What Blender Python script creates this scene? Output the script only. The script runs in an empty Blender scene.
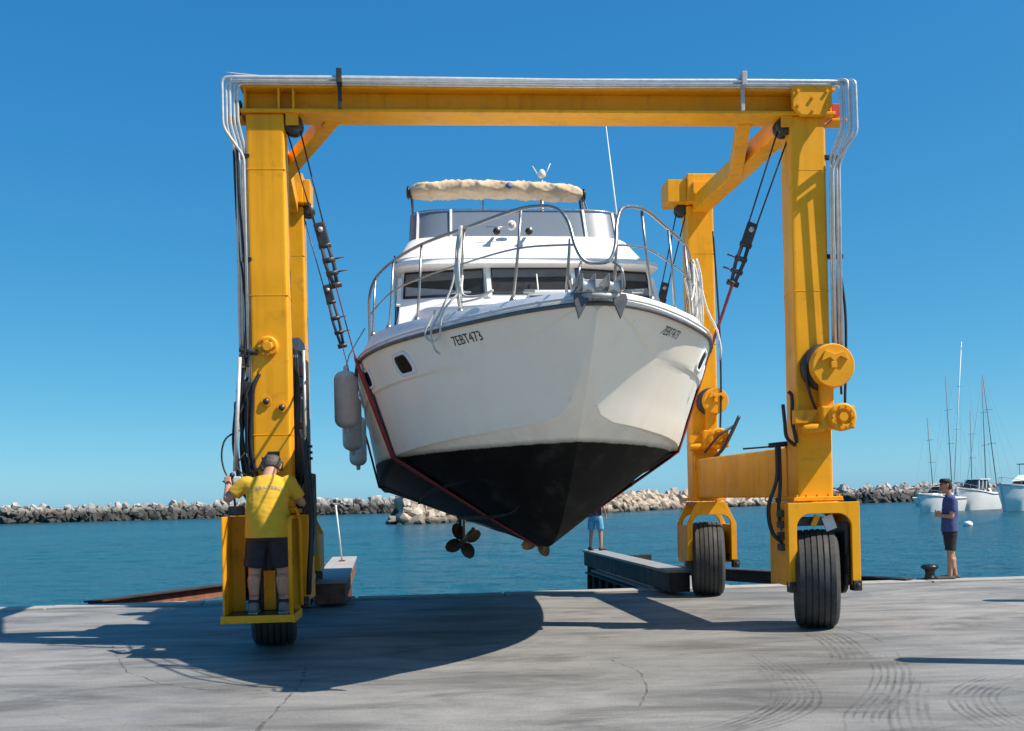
import bpy, bmesh, math, random
from mathutils import Vector, Matrix, noise
R = math.radians
random.seed(7)
scene = bpy.context.scene
COL = scene.collection

# ------------------------------------------------------------------ camera
CAM_H = 1.6
FOC = 1095.0          # focal length in pixels of a 1024 wide picture
HORIZ = 497.0         # horizon row below the lens axis
ROLL = 1.3
cam = bpy.data.cameras.new('camera')
cam.sensor_width = 36.0
cam.lens = 36.0 * FOC / 1024.0
cam.shift_y = (HORIZ - 365.5) / 1024.0
cam.clip_start = 0.1
cam.clip_end = 12000
camo = bpy.data.objects.new('camera', cam)
COL.objects.link(camo)
camo.location = (0, 0, CAM_H)
camo.rotation_euler = (Matrix.Rotation(R(90), 3, 'X') @ Matrix.Rotation(R(-ROLL), 3, 'Z')).to_euler()
scene.camera = camo

vs = scene.view_settings
vs.view_transform = 'Standard'
vs.look = 'None'
vs.exposure = 0.5
vs.gamma = 1.0
vs.use_curve_mapping = False

# ------------------------------------------------------------------ light
SUN_H = Vector((0.96, -0.28, 0)).normalized()     # horizontal direction towards the sun
SUN_EL = R(51)
sd = Vector((SUN_H.x*math.cos(SUN_EL), SUN_H.y*math.cos(SUN_EL), math.sin(SUN_EL)))
world = bpy.data.worlds.new('World')
scene.world = world
world.use_nodes = True
wn = world.node_tree
for n in list(wn.nodes): wn.nodes.remove(n)
sky = wn.nodes.new('ShaderNodeTexSky')
sky.sky_type = 'NISHITA'
sky.sun_disc = False
sky.sun_elevation = SUN_EL
sky.sun_rotation = math.atan2(sd.x, sd.y)
sky.altitude = 0
sky.air_density = 0.5
sky.dust_density = 0.5
sky.ozone_density = 6.0
SKY_STRENGTH = 0.1
# the photograph's rendering of the same clear sky: one even grade for the whole dome
spc = wn.nodes.new('ShaderNodeSeparateColor'); cmb = wn.nodes.new('ShaderNodeCombineColor')
wn.links.new(sky.outputs[0], spc.inputs[0])
for ch, (k_, p_) in enumerate(((1.34, 1.28), (1.09, 0.69), (0.965, 0.377))):
    m1 = wn.nodes.new('ShaderNodeMath'); m1.operation = 'MULTIPLY'; m1.inputs[1].default_value = SKY_STRENGTH
    m2 = wn.nodes.new('ShaderNodeMath'); m2.operation = 'POWER'; m2.inputs[1].default_value = p_
    m3 = wn.nodes.new('ShaderNodeMath'); m3.operation = 'MULTIPLY'; m3.inputs[1].default_value = k_/SKY_STRENGTH/2**vs.exposure
    wn.links.new(spc.outputs[ch], m1.inputs[0]); wn.links.new(m1.outputs[0], m2.inputs[0])
    wn.links.new(m2.outputs[0], m3.inputs[0]); wn.links.new(m3.outputs[0], cmb.inputs[ch])
bg = wn.nodes.new('ShaderNodeBackground')
bg.inputs['Strength'].default_value = SKY_STRENGTH
wo = wn.nodes.new('ShaderNodeOutputWorld')
wn.links.new(cmb.outputs[0], bg.inputs[0])
wn.links.new(bg.outputs[0], wo.inputs[0])
sl = bpy.data.lights.new('sun', 'SUN')
sl.energy = 5.0
sl.angle = R(0.53)
sl.color = (1.0, 0.91, 0.78)
so = bpy.data.objects.new('sun', sl)
COL.objects.link(so)
so.location = sd*60
so.rotation_euler = sd.to_track_quat('Z', 'Y').to_euler()

# ------------------------------------------------------------------ helpers
def ground_pt(px, py, z=0.0):
    """the point of a horizontal level z that the photograph shows at a pixel"""
    a = R(ROLL)
    dx, dy = px-512.0, py-HORIZ
    x = dx*math.cos(a) - dy*math.sin(a)
    y = dx*math.sin(a) + dy*math.cos(a)
    d = (CAM_H-z)*FOC/y
    return Vector((x*d/FOC, d, z))

def basis(d):
    d = d.normalized()
    a = Vector((0, 0, 1)) if abs(d.z) < 0.93 else Vector((1, 0, 0))
    s = d.cross(a).normalized()
    return s, s.cross(d).normalized()

class MB:
    def __init__(self):
        self.v = []; self.f = []; self.m = []; self.s = []
    def add(self, vs, fs, m=0, smooth=False):
        o = len(self.v)
        self.v += [tuple(p) for p in vs]
        for f in fs:
            self.f.append(tuple(i+o for i in f)); self.m.append(m); self.s.append(smooth)
        return self
    def box(self, c, s, rz=0, mat=None, m=0):
        hx, hy, hz = s[0]/2, s[1]/2, s[2]/2
        ps = [Vector((x, y, z)) for z in (-hz, hz) for x, y in ((-hx, -hy), (hx, -hy), (hx, hy), (-hx, hy))]
        M = mat if mat is not None else Matrix.Rotation(rz, 3, 'Z')
        c = Vector(c)
        return self.add([M @ p + c for p in ps], [(3, 2, 1, 0), (4, 5, 6, 7), (0, 1, 5, 4), (1, 2, 6, 5), (2, 3, 7, 6), (3, 0, 4, 7)], m)
    def beam(self, a, b, w, h, m=0):
        a, b = Vector(a), Vector(b)
        s, u = basis(b-a)
        ps = []
        for p in (a, b):
            ps += [p-s*w/2-u*h/2, p+s*w/2-u*h/2, p+s*w/2+u*h/2, p-s*w/2+u*h/2]
        return self.add(ps, [(3, 2, 1, 0), (4, 5, 6, 7), (0, 1, 5, 4), (1, 2, 6, 5), (2, 3, 7, 6), (3, 0, 4, 7)], m)
    def tube(self, pts, r, n=8, m=0, closed=False):
        pts = [Vector(p) for p in pts]
        k = len(pts)
        rr = r if isinstance(r, (list, tuple)) else [r]*k
        vs = []
        prev = None
        for i, p in enumerate(pts):
            if closed: d = pts[(i+1) % k]-pts[i-1]
            else: d = pts[min(i+1, k-1)]-pts[max(i-1, 0)]
            if d.length < 1e-9: d = Vector((0, 0, 1))
            d.normalize()
            if prev is None: s, u = basis(d)
            else:
                s = prev - d*prev.dot(d)
                if s.length < 1e-6: s, u = basis(d)
                s.normalize(); u = s.cross(d).normalized()
            prev = s
            for j in range(n):
                a = 2*math.pi*j/n
                vs.append(p + (s*math.cos(a)+u*math.sin(a))*rr[i])
        fs = []
        for i in range(k if closed else k-1):
            i2 = (i+1) % k
            for j in range(n):
                j2 = (j+1) % n
                fs.append((i*n+j, i*n+j2, i2*n+j2, i2*n+j))
        if not closed:
            fs.append(tuple(range(n-1, -1, -1)))
            fs.append(tuple((k-1)*n+j for j in range(n)))
        return self.add(vs, fs, m, True)
    def lathe(self, prof, n=24, c=(0, 0, 0), axis=(0, 0, 1), m=0, smooth=True):
        """prof: (radius, height along axis)"""
        ax = Vector(axis).normalized(); s, u = basis(ax); c = Vector(c)
        vs = []
        for r, h in prof:
            for j in range(n):
                a = 2*math.pi*j/n
                vs.append(c + ax*h + (s*math.cos(a)+u*math.sin(a))*r)
        fs = []
        for i in range(len(prof)-1):
            for j in range(n):
                j2 = (j+1) % n
                fs.append((i*n+j, i*n+j2, (i+1)*n+j2, (i+1)*n+j))
        fs.append(tuple(range(n-1, -1, -1)))
        fs.append(tuple((len(prof)-1)*n+j for j in range(n)))
        return self.add(vs, fs, m, smooth)
    def prism(self, poly, o, ux, uy, depth, m=0):
        """poly 2D points in the plane o + x*ux + y*uy, extruded by depth vector"""
        o, ux, uy, depth = Vector(o), Vector(ux), Vector(uy), Vector(depth)
        k = len(poly)
        a = [o+ux*x+uy*y for x, y in poly]
        b = [p+depth for p in a]
        fs = [tuple(range(k)), tuple(range(2*k-1, k-1, -1))]
        for i in range(k):
            j = (i+1) % k
            fs.append((j, i, i+k, j+k))
        return self.add(a+b, fs, m)
    def grid(self, rows, m=0, smooth=True, closed=False):
        k = len(rows[0]); vs = [p for r in rows for p in r]; fs = []
        for i in range(len(rows)-1):
            for j in range(k if closed else k-1):
                j2 = (j+1) % k
                fs.append((i*k+j, i*k+j2, (i+1)*k+j2, (i+1)*k+j))
        return self.add(vs, fs, m, smooth)
    def ball(self, c, r, n=12, k=8, m=0):
        r = r if isinstance(r, (tuple, list)) else (r, r, r)
        c = Vector(c); rows = []
        for i in range(k+1):
            t = math.pi*i/k
            rows.append([c+Vector((r[0]*math.sin(t)*math.cos(2*math.pi*j/n), r[1]*math.sin(t)*math.sin(2*math.pi*j/n), r[2]*math.cos(t))) for j in range(n)])
        return self.grid(rows, m, True, True)
    def mesh(self, name, mats, bevel=0, seg=2, weld=False, autosmooth=None):
        me = bpy.data.meshes.new(name)
        me.from_pydata(self.v, [], self.f)
        mats = mats if isinstance(mats, (list, tuple)) else [mats]
        for mt in mats: me.materials.append(mt)
        me.polygons.foreach_set('material_index', self.m)
        me.polygons.foreach_set('use_smooth', self.s)
        bm = bmesh.new(); bm.from_mesh(me)
        if weld: bmesh.ops.remove_doubles(bm, verts=bm.verts, dist=1e-4)
        bmesh.ops.recalc_face_normals(bm, faces=bm.faces)
        if bevel:
            es = [e for e in bm.edges if len(e.link_faces) == 2 and e.calc_face_angle(0) > 0.5]
            bmesh.ops.bevel(bm, geom=es, offset=bevel, segments=seg, profile=0.6, affect='EDGES', clamp_overlap=True)
        if autosmooth is not None:
            for f in bm.faces: f.smooth = True
            for e in bm.edges:
                if len(e.link_faces) == 2 and e.calc_face_angle(0) > autosmooth: e.smooth = False
        bm.to_mesh(me); bm.free(); me.update()
        return me
    def build(self, name, mats, parent=None, bevel=0, **kw):
        return link(name, self.mesh(name, mats, bevel, **kw), parent)

def link(name, me, parent=None):
    o = bpy.data.objects.new(name, me)
    COL.objects.link(o)
    if parent is not None: o.parent = parent
    return o
def tag(o, label=None, cat=None, group=None, kind=None):
    if label: o['label'] = label
    if cat: o['category'] = cat
    if group: o['group'] = group
    if kind: o['kind'] = kind
    return o
def empty(name, loc=(0, 0, 0), rz=0, label=None, cat=None, group=None):
    o = bpy.data.objects.new(name, None)
    o.empty_display_size = 0.2
    COL.objects.link(o); o.location = loc; o.rotation_euler = (0, 0, rz)
    return tag(o, label, cat, group)

def curve_pts(ctrl, n=10, closed=False):
    """Catmull-Rom through control points"""
    P = [Vector(p) for p in ctrl]; k = len(P); out = []
    for i in range(k if closed else k-1):
        if closed: p0, p1, p2, p3 = P[i-1], P[i], P[(i+1) % k], P[(i+2) % k]
        else: p0, p1, p2, p3 = P[max(i-1, 0)], P[i], P[i+1], P[min(i+2, k-1)]
        for j in range(n):
            t = j/n
            out.append(0.5*((2*p1)+(p2-p0)*t+(2*p0-5*p1+4*p2-p3)*t*t+(3*p1-p0-3*p2+p3)*t**3))
    if not closed: out.append(P[-1])
    return out
def fillet(ctrl, r=0.08, n=5):
    """polyline with rounded corners"""
    P = [Vector(p) for p in ctrl]; out = [P[0]]
    for i in range(1, len(P)-1):
        a, b, c = P[i-1], P[i], P[i+1]
        ra = min(r, (a-b).length*0.45, (c-b).length*0.45)
        p, q = b+(a-b).normalized()*ra, b+(c-b).normalized()*ra
        for j in range(n+1):
            t = j/n
            out.append(p*(1-t)**2+b*2*t*(1-t)+q*t*t)
    out.append(P[-1])
    return out
def lerp(tab, x):
    if x <= tab[0][0]: return tab[0][1]
    for (a, va), (b, vb) in zip(tab, tab[1:]):
        if x <= b: return va+(vb-va)*(x-a)/(b-a)
    return tab[-1][1]
def smooth_tab(tab, n=12):
    """monotone-ish resampling of a table so that lofts read smooth"""
    pts = curve_pts([(x, y, 0) for x, y in tab], n)
    return [(p.x, p.y) for p in pts]

# ------------------------------------------------------------------ materials
def nmat(name):
    m = bpy.data.materials.new(name); m.use_nodes = True
    nt = m.node_tree
    return m, nt, nt.nodes['Principled BSDF']
def N(nt, t, **kw):
    n = nt.nodes.new(t)
    for k, v in kw.items():
        if k in n.inputs: n.inputs[k].default_value = v
        else: setattr(n, k, v)
    return n
def coords(nt, scale=(1, 1, 1), space='Object'):
    tc = N(nt, 'ShaderNodeTexCoord'); mp = N(nt, 'ShaderNodeMapping')
    mp.inputs['Scale'].default_value = scale
    nt.links.new(tc.outputs[space], mp.inputs['Vector'])
    return mp.outputs[0]
def ramp(nt, src, stops):
    r = N(nt, 'ShaderNodeValToRGB')
    while len(r.color_ramp.elements) < len(stops): r.color_ramp.elements.new(0.5)
    for e, (p, c) in zip(r.color_ramp.elements, stops):
        e.position = p; e.color = (*c, 1) if len(c) == 3 else c
    nt.links.new(src, r.inputs[0])
    return r.outputs[0]
def g(x): return (x, x, x)
def mixc(nt, fac, a, b, mode='MIX'):
    n = N(nt, 'ShaderNodeMix', data_type='RGBA', blend_type=mode)
    for src, i in ((fac, 0), (a, 6), (b, 7)):
        if hasattr(src, 'is_linked'): nt.links.new(src, n.inputs[i])
        elif i == 0: n.inputs[0].default_value = src
        else: n.inputs[i].default_value = (*src, 1)
    return n.outputs[2]
def noise_tex(nt, vec, scale, detail=4, rough=0.55, dist=0.0):
    n = N(nt, 'ShaderNodeTexNoise', Scale=scale, Detail=detail, Roughness=rough, Distortion=dist)
    nt.links.new(vec, n.inputs['Vector'])
    return n.outputs[0]
def bump(nt, bs, h, strength=0.2, dist=0.01):
    b = N(nt, 'ShaderNodeBump', Strength=strength, Distance=dist)
    nt.links.new(h, b.inputs['Height']); nt.links.new(b.outputs[0], bs.inputs['Normal'])
def simple(name, col, rough=0.5, metal=0.0, var=0.15, scale=6, dirt=None, dirt_amt=0.5, bmp=0.0, coat=0, streak=False, bscale=40, spec=0.5):
    m, nt, bs = nmat(name)
    v = coords(nt, (1, 1, 0.18) if streak else (1, 1, 1))
    n = noise_tex(nt, v, scale, 5, 0.6)
    a = tuple(c*(1-var) for c in col); b = tuple(min(1, c*(1+var)) for c in col)
    c = ramp(nt, n, [(0.3, a), (0.7, b)])
    if dirt:
        n2 = noise_tex(nt, v, scale*2.3, 6, 0.65)
        f = ramp(nt, n2, [(0.52, g(0)), (0.75, g(dirt_amt))])
        c = mixc(nt, f, c, dirt)
    nt.links.new(c, bs.inputs['Base Color'])
    r = ramp(nt, noise_tex(nt, v, scale*1.7, 4), [(0.3, g(max(0.03, rough-0.1))), (0.7, g(min(1, rough+0.12)))])
    nt.links.new(r, bs.inputs['Roughness'])
    bs.inputs['Metallic'].default_value = metal
    bs.inputs['Specular IOR Level'].default_value = spec
    if coat:
        bs.inputs['Coat Weight'].default_value = coat; bs.inputs['Coat Roughness'].default_value = 0.12
    if bmp: bump(nt, bs, noise_tex(nt, coords(nt), bscale, 3), bmp, 0.005)
    return m

M = {}
def yellow_mat(name, base, grease):
    """sun-faded machine paint with rain streaks, grease, scuffs and small rust chips"""
    m, nt, bs = nmat(name)
    v = coords(nt); geo = N(nt, 'ShaderNodeNewGeometry'); pos = geo.outputs['Position']
    mp = N(nt, 'ShaderNodeMapping'); mp.inputs['Scale'].default_value = (9, 9, 0.55); nt.links.new(pos, mp.inputs['Vector'])
    faded = tuple(min(1, c*1.06+0.012) for c in base); deep = tuple(c*0.84 for c in base)
    c = ramp(nt, noise_tex(nt, pos, 1.1, 5, 0.6), [(0.28, deep), (0.5, base), (0.75, faded)])
    st = ramp(nt, noise_tex(nt, mp.outputs[0], 1.0, 5, 0.6), [(0.52, g(0)), (0.80, g(0.36))])
    c = mixc(nt, st, c, (0.30, 0.115, 0.012))
    gr = ramp(nt, noise_tex(nt, pos, 2.4, 7, 0.72, 0.6), [(0.56, g(0)), (0.74, g(grease))])
    c = mixc(nt, gr, c, (0.10, 0.05, 0.015))
    sc = ramp(nt, noise_tex(nt, pos, 7.5, 8, 0.8, 0.3), [(0.655, g(0)), (0.675, g(0.8))])
    c = mixc(nt, sc, c, (0.13, 0.05, 0.022))
    pale = ramp(nt, noise_tex(nt, pos, 5.0, 8, 0.8, 1.0), [(0.68, g(0)), (0.72, g(0.35))])
    c = mixc(nt, pale, c, (0.75, 0.50, 0.16))
    nt.links.new(c, bs.inputs['Base Color'])
    nt.links.new(ramp(nt, noise_tex(nt, pos, 3.5, 5), [(0.3, g(0.34)), (0.7, g(0.6))]), bs.inputs['Roughness'])
    bs.inputs['Specular IOR Level'].default_value = 0.25
    h = noise_tex(nt, pos, 1.3, 3)
    bump(nt, bs, h, 0.25, 0.03)
    return m
M['yellow'] = yellow_mat('crane_yellow_paint', (0.86, 0.375, 0.008), 0.40)
M['yellow_old_shade'] = yellow_mat('crane_yellow_grease_shade', (0.80, 0.345, 0.008), 0.75)  # greasy old paint; also used darker on the platform panels for their shade
M['galv'] = simple('galvanised_pipe', (0.62, 0.62, 0.60), 0.38, 0.35, 0.12, 9, (0.35, 0.33, 0.30), 0.4)
M['steel'] = simple('stainless_steel', (0.36, 0.345, 0.33), 0.32, 0.85, 0.06, 12)
M['dark_metal'] = simple('dark_oily_metal', (0.045, 0.043, 0.042), 0.45, 0.3, 0.35, 9, (0.13, 0.09, 0.06), 0.5, 0.15)
M['rubber'] = simple('hose_rubber', (0.018, 0.018, 0.019), 0.5, 0, 0.2, 14)
M['tyre'] = simple('tyre_rubber', (0.042, 0.041, 0.041), 0.72, 0, 0.25, 7, (0.14, 0.13, 0.12), 0.35, 0.15)
M['tread'] = M['tyre']
M['rust'] = simple('rusty_steel', (0.20, 0.085, 0.05), 0.85, 0, 0.35, 4, (0.07, 0.035, 0.025), 0.7, 0.3)
M['dark_steel'] = simple('dark_shaded_steel', (0.03, 0.026, 0.025), 0.75, 0, 0.4, 4, (0.08, 0.045, 0.03), 0.5, 0.3)  # near black; holds the shade of the right pier and beam in its colour
M['red_strap'] = simple('red_webbing', (0.24, 0.028, 0.032), 0.8, 0, 0.3, 6, (0.09, 0.02, 0.03), 0.5, 0.3, bscale=160)
M['dark_strap'] = simple('dark_webbing', (0.05, 0.045, 0.06), 0.8, 0, 0.3, 6, None, 0, 0.3, bscale=160)
M['wire'] = simple('wire_rope', (0.06, 0.06, 0.065), 0.5, 0.6, 0.3, 20)
M['canvas'] = simple('beige_canvas', (0.68, 0.52, 0.35), 0.85, 0, 0.12, 4, (0.40, 0.23, 0.12), 0.55, 0.3, bscale=90)
M['black_plastic'] = simple('black_plastic', (0.02, 0.02, 0.022), 0.4, 0, 0.2, 8)
M['fender'] = simple('grey_white_fender', (0.78, 0.72, 0.65), 0.55, 0, 0.1, 5, (0.5, 0.45, 0.4), 0.6, 0.05)
M['rope'] = simple('white_rope', (0.62, 0.60, 0.56), 0.9, 0, 0.15, 30, (0.32, 0.30, 0.27), 0.5, 0.6, bscale=220)
M['white_paint'] = simple('white_paint', (0.76, 0.76, 0.75), 0.4, 0, 0.05, 4)
M['bronze'] = simple('tarnished_bronze', (0.20, 0.125, 0.065), 0.45, 0.7, 0.3, 9, (0.05, 0.045, 0.035), 0.6)
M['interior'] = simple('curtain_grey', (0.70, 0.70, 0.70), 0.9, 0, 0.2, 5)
M['grey_plate'] = simple('grey_plate', (0.42, 0.42, 0.42), 0.5, 0.2, 0.15, 8, (0.2, 0.18, 0.16), 0.5)
M['scuffed_black'] = simple('scuffed_black', (0.03, 0.03, 0.029), 0.7, 0, 0.4, 6, spec=0.15)
M['anchor_dark'] = simple('anchor_grey', (0.10, 0.10, 0.105), 0.55, 0.3, 0.25, 12)
M['letter'] = simple('dark_lettering', (0.03, 0.03, 0.035), 0.5, 0, 0.1, 8)
M['skin'] = simple('skin', (0.45, 0.23, 0.15), 0.5, 0, 0.12, 8)
M['skin_pale'] = simple('skin_legs', (0.43, 0.245, 0.17), 0.5, 0, 0.12, 8)
M['hair'] = simple('hair_dark', (0.035, 0.027, 0.022), 0.6, 0, 0.4, 40, None, 0, 0.5, bscale=120)
M['hair_grey'] = simple('hair_grey', (0.075, 0.065, 0.058), 0.65, 0, 0.4, 40, None, 0, 0.5, bscale=120)
M['shirt_yellow'] = simple('yellow_cotton', (0.64, 0.375, 0.025), 0.85, 0, 0.08, 6, None, 0, 0.15, bscale=25)
M['shorts_dark'] = simple('charcoal_cotton', (0.022, 0.022, 0.028), 0.85, 0, 0.2, 8, None, 0, 0.2, bscale=30)
M['shirt_blue'] = simple('blue_cotton', (0.045, 0.065, 0.20), 0.85, 0, 0.12, 6, None, 0, 0.2, bscale=30)
M['shorts_black'] = simple('black_cotton', (0.016, 0.017, 0.022), 0.8, 0, 0.2, 8)
M['shirt_navy'] = simple('navy_cotton', (0.03, 0.03, 0.055), 0.85, 0, 0.12, 6)
M['shorts_blue'] = simple('light_blue_nylon', (0.10, 0.33, 0.55), 0.7, 0, 0.15, 8)
M['shoe'] = simple('dark_shoe', (0.05, 0.05, 0.055), 0.7, 0, 0.25, 20)
M['shoe_grey'] = simple('grey_shoe', (0.16, 0.155, 0.15), 0.75, 0, 0.3, 26)
M['sole'] = simple('shoe_sole', (0.35, 0.34, 0.33), 0.7, 0, 0.15, 20)
M['navy_canvas'] = simple('navy_canvas', (0.02, 0.03, 0.08), 0.8, 0, 0.15, 8)
M['aluminium'] = simple('mast_aluminium', (0.16, 0.18, 0.21), 0.6, 0.0, 0.1, 4)
M['white_mast'] = simple('white_mast', (0.78, 0.78, 0.78), 0.4, 0, 0.05, 4)
M['print'] = simple('grey_shirt_print', (0.38, 0.34, 0.30), 0.85, 0, 0.1, 8)
M['badge'] = simple('blue_badge', (0.12, 0.16, 0.30), 0.7, 0, 0.3, 40)
M['red_paint'] = simple('red_paint', (0.5, 0.04, 0.03), 0.5, 0, 0.1, 8)

def glass_mat(name, col, rough=0.06):
    m, nt, bs = nmat(name)
    bs.inputs['Base Color'].default_value = (*col, 1)
    bs.inputs['Roughness'].default_value = rough
    bs.inputs['Specular IOR Level'].default_value = 0.6
    n = noise_tex(nt, coords(nt), 1.6, 2)
    bump(nt, bs, n, 0.05, 0.02)
    return m
M['porthole_glass'] = simple('porthole_glass', (0.012, 0.013, 0.015), 0.5, 0, 0.1, 5, spec=0.04)
M['glass'] = glass_mat('dark_tinted_glass', (0.018, 0.022, 0.026))
def smoked():
    m, nt, bs = nmat('smoked_acrylic')
    bs.inputs['Base Color'].default_value = (0.17, 0.21, 0.27, 1)
    bs.inputs['Roughness'].default_value = 0.35
    bs.inputs['Alpha'].default_value = 0.84
    return m
M['smoked'] = smoked()

def hull_mat():
    m, nt, bs = nmat('hull_gelcoat_and_antifouling')
    tc = N(nt, 'ShaderNodeTexCoord'); sep = N(nt, 'ShaderNodeSeparateXYZ')
    nt.links.new(tc.outputs['Object'], sep.inputs[0])
    v = coords(nt)
    n = noise_tex(nt, v, 7.0, 6, 0.7)
    ad = N(nt, 'ShaderNodeMath', operation='MULTIPLY_ADD'); ad.inputs[1].default_value = 0.03
    nt.links.new(n, ad.inputs[0]); nt.links.new(sep.outputs[2], ad.inputs[2])
    f = ramp(nt, ad.outputs[0], [(0.0, g(0)), (1.0, g(1))])
    mr = N(nt, 'ShaderNodeMapRange'); mr.inputs[1].default_value = WL+0.010; mr.inputs[2].default_value = WL+0.020
    nt.links.new(ad.outputs[0], mr.inputs[0])
    vs_ = coords(nt, (1, 1, 0.15))
    stain = ramp(nt, noise_tex(nt, vs_, 3.2, 6, 0.65), [(0.45, (0.94, 0.87, 0.765)), (0.64, (0.91, 0.845, 0.74)), (0.82, (0.80, 0.73, 0.62))])
    # grime that gathers just above the water line
    mr2 = N(nt, 'ShaderNodeMapRange'); mr2.inputs[1].default_value = WL; mr2.inputs[2].default_value = WL+0.30
    mr2.inputs[3].default_value = 0.30; mr2.inputs[4].default_value = 0.0
    nt.links.new(sep.outputs[2], mr2.inputs[0])
    mu = N(nt, 'ShaderNodeMath', operation='MULTIPLY')
    nt.links.new(mr2.outputs[0], mu.inputs[0]); nt.links.new(ramp(nt, noise_tex(nt, vs_, 6, 5), [(0.35, g(0)), (0.7, g(1))]), mu.inputs[1])
    white = mixc(nt, mu.outputs[0], stain, (0.46, 0.42, 0.33))
    # scum line left by the water, and a few thin run marks below the rub rail
    mr3 = N(nt, 'ShaderNodeMapRange'); mr3.inputs[1].default_value = WL+0.02; mr3.inputs[2].default_value = WL+0.06
    mr3.inputs[3].default_value = 0.75; mr3.inputs[4].default_value = 0.0
    nt.links.new(ad.outputs[0], mr3.inputs[0])
    white = mixc(nt, mr3.outputs[0], white, (0.20, 0.17, 0.11))
    runs = ramp(nt, noise_tex(nt, coords(nt, (1, 1, 0.05)), 11, 4, 0.6), [(0.66, g(0)), (0.74, g(0.28))])
    white = mixc(nt, runs, white, (0.52, 0.44, 0.33))
    black = ramp(nt, noise_tex(nt, coords(nt, (1, 0.5, 1)), 3.5, 7, 0.7), [(0.35, (0.003, 0.003, 0.003)), (0.55, (0.007, 0.007, 0.007)), (0.62, (0.018, 0.018, 0.017)), (0.78, (0.035, 0.034, 0.031))])
    nt.links.new(mixc(nt, mr.outputs[0], black, white), bs.inputs['Base Color'])
    rr = N(nt, 'ShaderNodeMapRange'); rr.inputs[3].default_value = 0.62; rr.inputs[4].default_value = 0.33
    nt.links.new(mr.outputs[0], rr.inputs[0]); nt.links.new(rr.outputs[0], bs.inputs['Roughness'])
    sp = N(nt, 'ShaderNodeMapRange'); sp.inputs[3].default_value = 0.12; sp.inputs[4].default_value = 0.35
    nt.links.new(mr.outputs[0], sp.inputs[0]); nt.links.new(sp.outputs[0], bs.inputs['Specular IOR Level'])
    bump(nt, bs, noise_tex(nt, v, 1.1, 2), 0.06, 0.05)
    return m
WL = 2.08
M['hull'] = hull_mat()
M['gelcoat'] = simple('white_gelcoat', (0.82, 0.815, 0.80), 0.32, 0, 0.03, 3, (0.68, 0.66, 0.61), 0.3, 0.02)
M['grey_gel'] = simple('grey_bulwark_gelcoat', (0.66, 0.66, 0.66), 0.4, 0, 0.05, 3, (0.5, 0.49, 0.46), 0.4)
M['rubrail'] = simple('dark_rub_rail', (0.10, 0.10, 0.10), 0.55, 0, 0.25, 8)

def concrete_mat():
    m, nt, bs = nmat('quay_concrete')
    v = coords(nt)
    vs_ = coords(nt, (0.35, 1.0, 1))
    big = ramp(nt, noise_tex(nt, v, 0.22, 5, 0.6), [(0.34, (0.150, 0.148, 0.144)), (0.5, (0.208, 0.204, 0.197)), (0.66, (0.255, 0.251, 0.243))])
    streak = ramp(nt, noise_tex(nt, vs_, 1.5, 7, 0.68, 0.7), [(0.37, g(0.62)), (0.5, g(0.99)), (0.63, g(1.22))])
    c = mixc(nt, 1.0, big, streak, 'MULTIPLY')
    st = ramp(nt, noise_tex(nt, coords(nt, (0.5, 1.3, 1)), 0.8, 8, 0.75, 0.6), [(0.55, g(0)), (0.68, g(0.62))])
    c = mixc(nt, st, c, (0.08, 0.075, 0.07))
    pale = ramp(nt, noise_tex(nt, coords(nt, (0.3, 1, 1)), 1.3, 7, 0.75, 1.4), [(0.58, g(0)), (0.70, g(0.5))])
    c = mixc(nt, pale, c, (0.30, 0.30, 0.29))
    spots = ramp(nt, noise_tex(nt, v, 2.6, 9, 0.8, 0.2), [(0.64, g(0)), (0.70, g(0.5))])
    c = mixc(nt, spots, c, (0.075, 0.07, 0.066))
    fine = ramp(nt, noise_tex(nt, v, 40, 4, 0.7), [(0.3, g(0.80)), (0.7, g(1.14))])
    c = mixc(nt, 1.0, c, fine, 'MULTIPLY')
    # hairline cracks
    vo = N(nt, 'ShaderNodeTexVoronoi', feature='DISTANCE_TO_EDGE', Scale=0.16)
    wv = N(nt, 'ShaderNodeVectorMath', operation='ADD')
    nz = N(nt, 'ShaderNodeTexNoise', Scale=0.9, Detail=6)
    nt.links.new(v, nz.inputs['Vector'])
    nt.links.new(v, wv.inputs[0]); nt.links.new(nz.outputs['Color'], wv.inputs[1])
    nt.links.new(wv.outputs[0], vo.inputs['Vector'])
    cr = ramp(nt, vo.outputs[0], [(0.0012, g(0.16)), (0.003, g(0))])
    c = mixc(nt, cr, c, (0.10, 0.095, 0.09))
    nt.links.new(c, bs.inputs['Base Color'])
    nt.links.new(ramp(nt, noise_tex(nt, vs_, 2, 5), [(0.3, g(0.55)), (0.7, g(0.85))]), bs.inputs['Roughness'])
    bs.inputs['Specular IOR Level'].default_value = 0.35
    bump(nt, bs, noise_tex(nt, v, 14, 6, 0.7), 0.25, 0.012)
    return m
M['concrete'] = concrete_mat()
M['coping'] = simple('pale_coping_concrete', (0.33, 0.32, 0.30), 0.8, 0, 0.12, 2, (0.2, 0.18, 0.16), 0.5, 0.3)
M['deck_grey'] = simple('pier_deck_grey', (0.25, 0.25, 0.24), 0.7, 0, 0.15, 3, (0.2, 0.18, 0.16), 0.5, 0.2)

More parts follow.
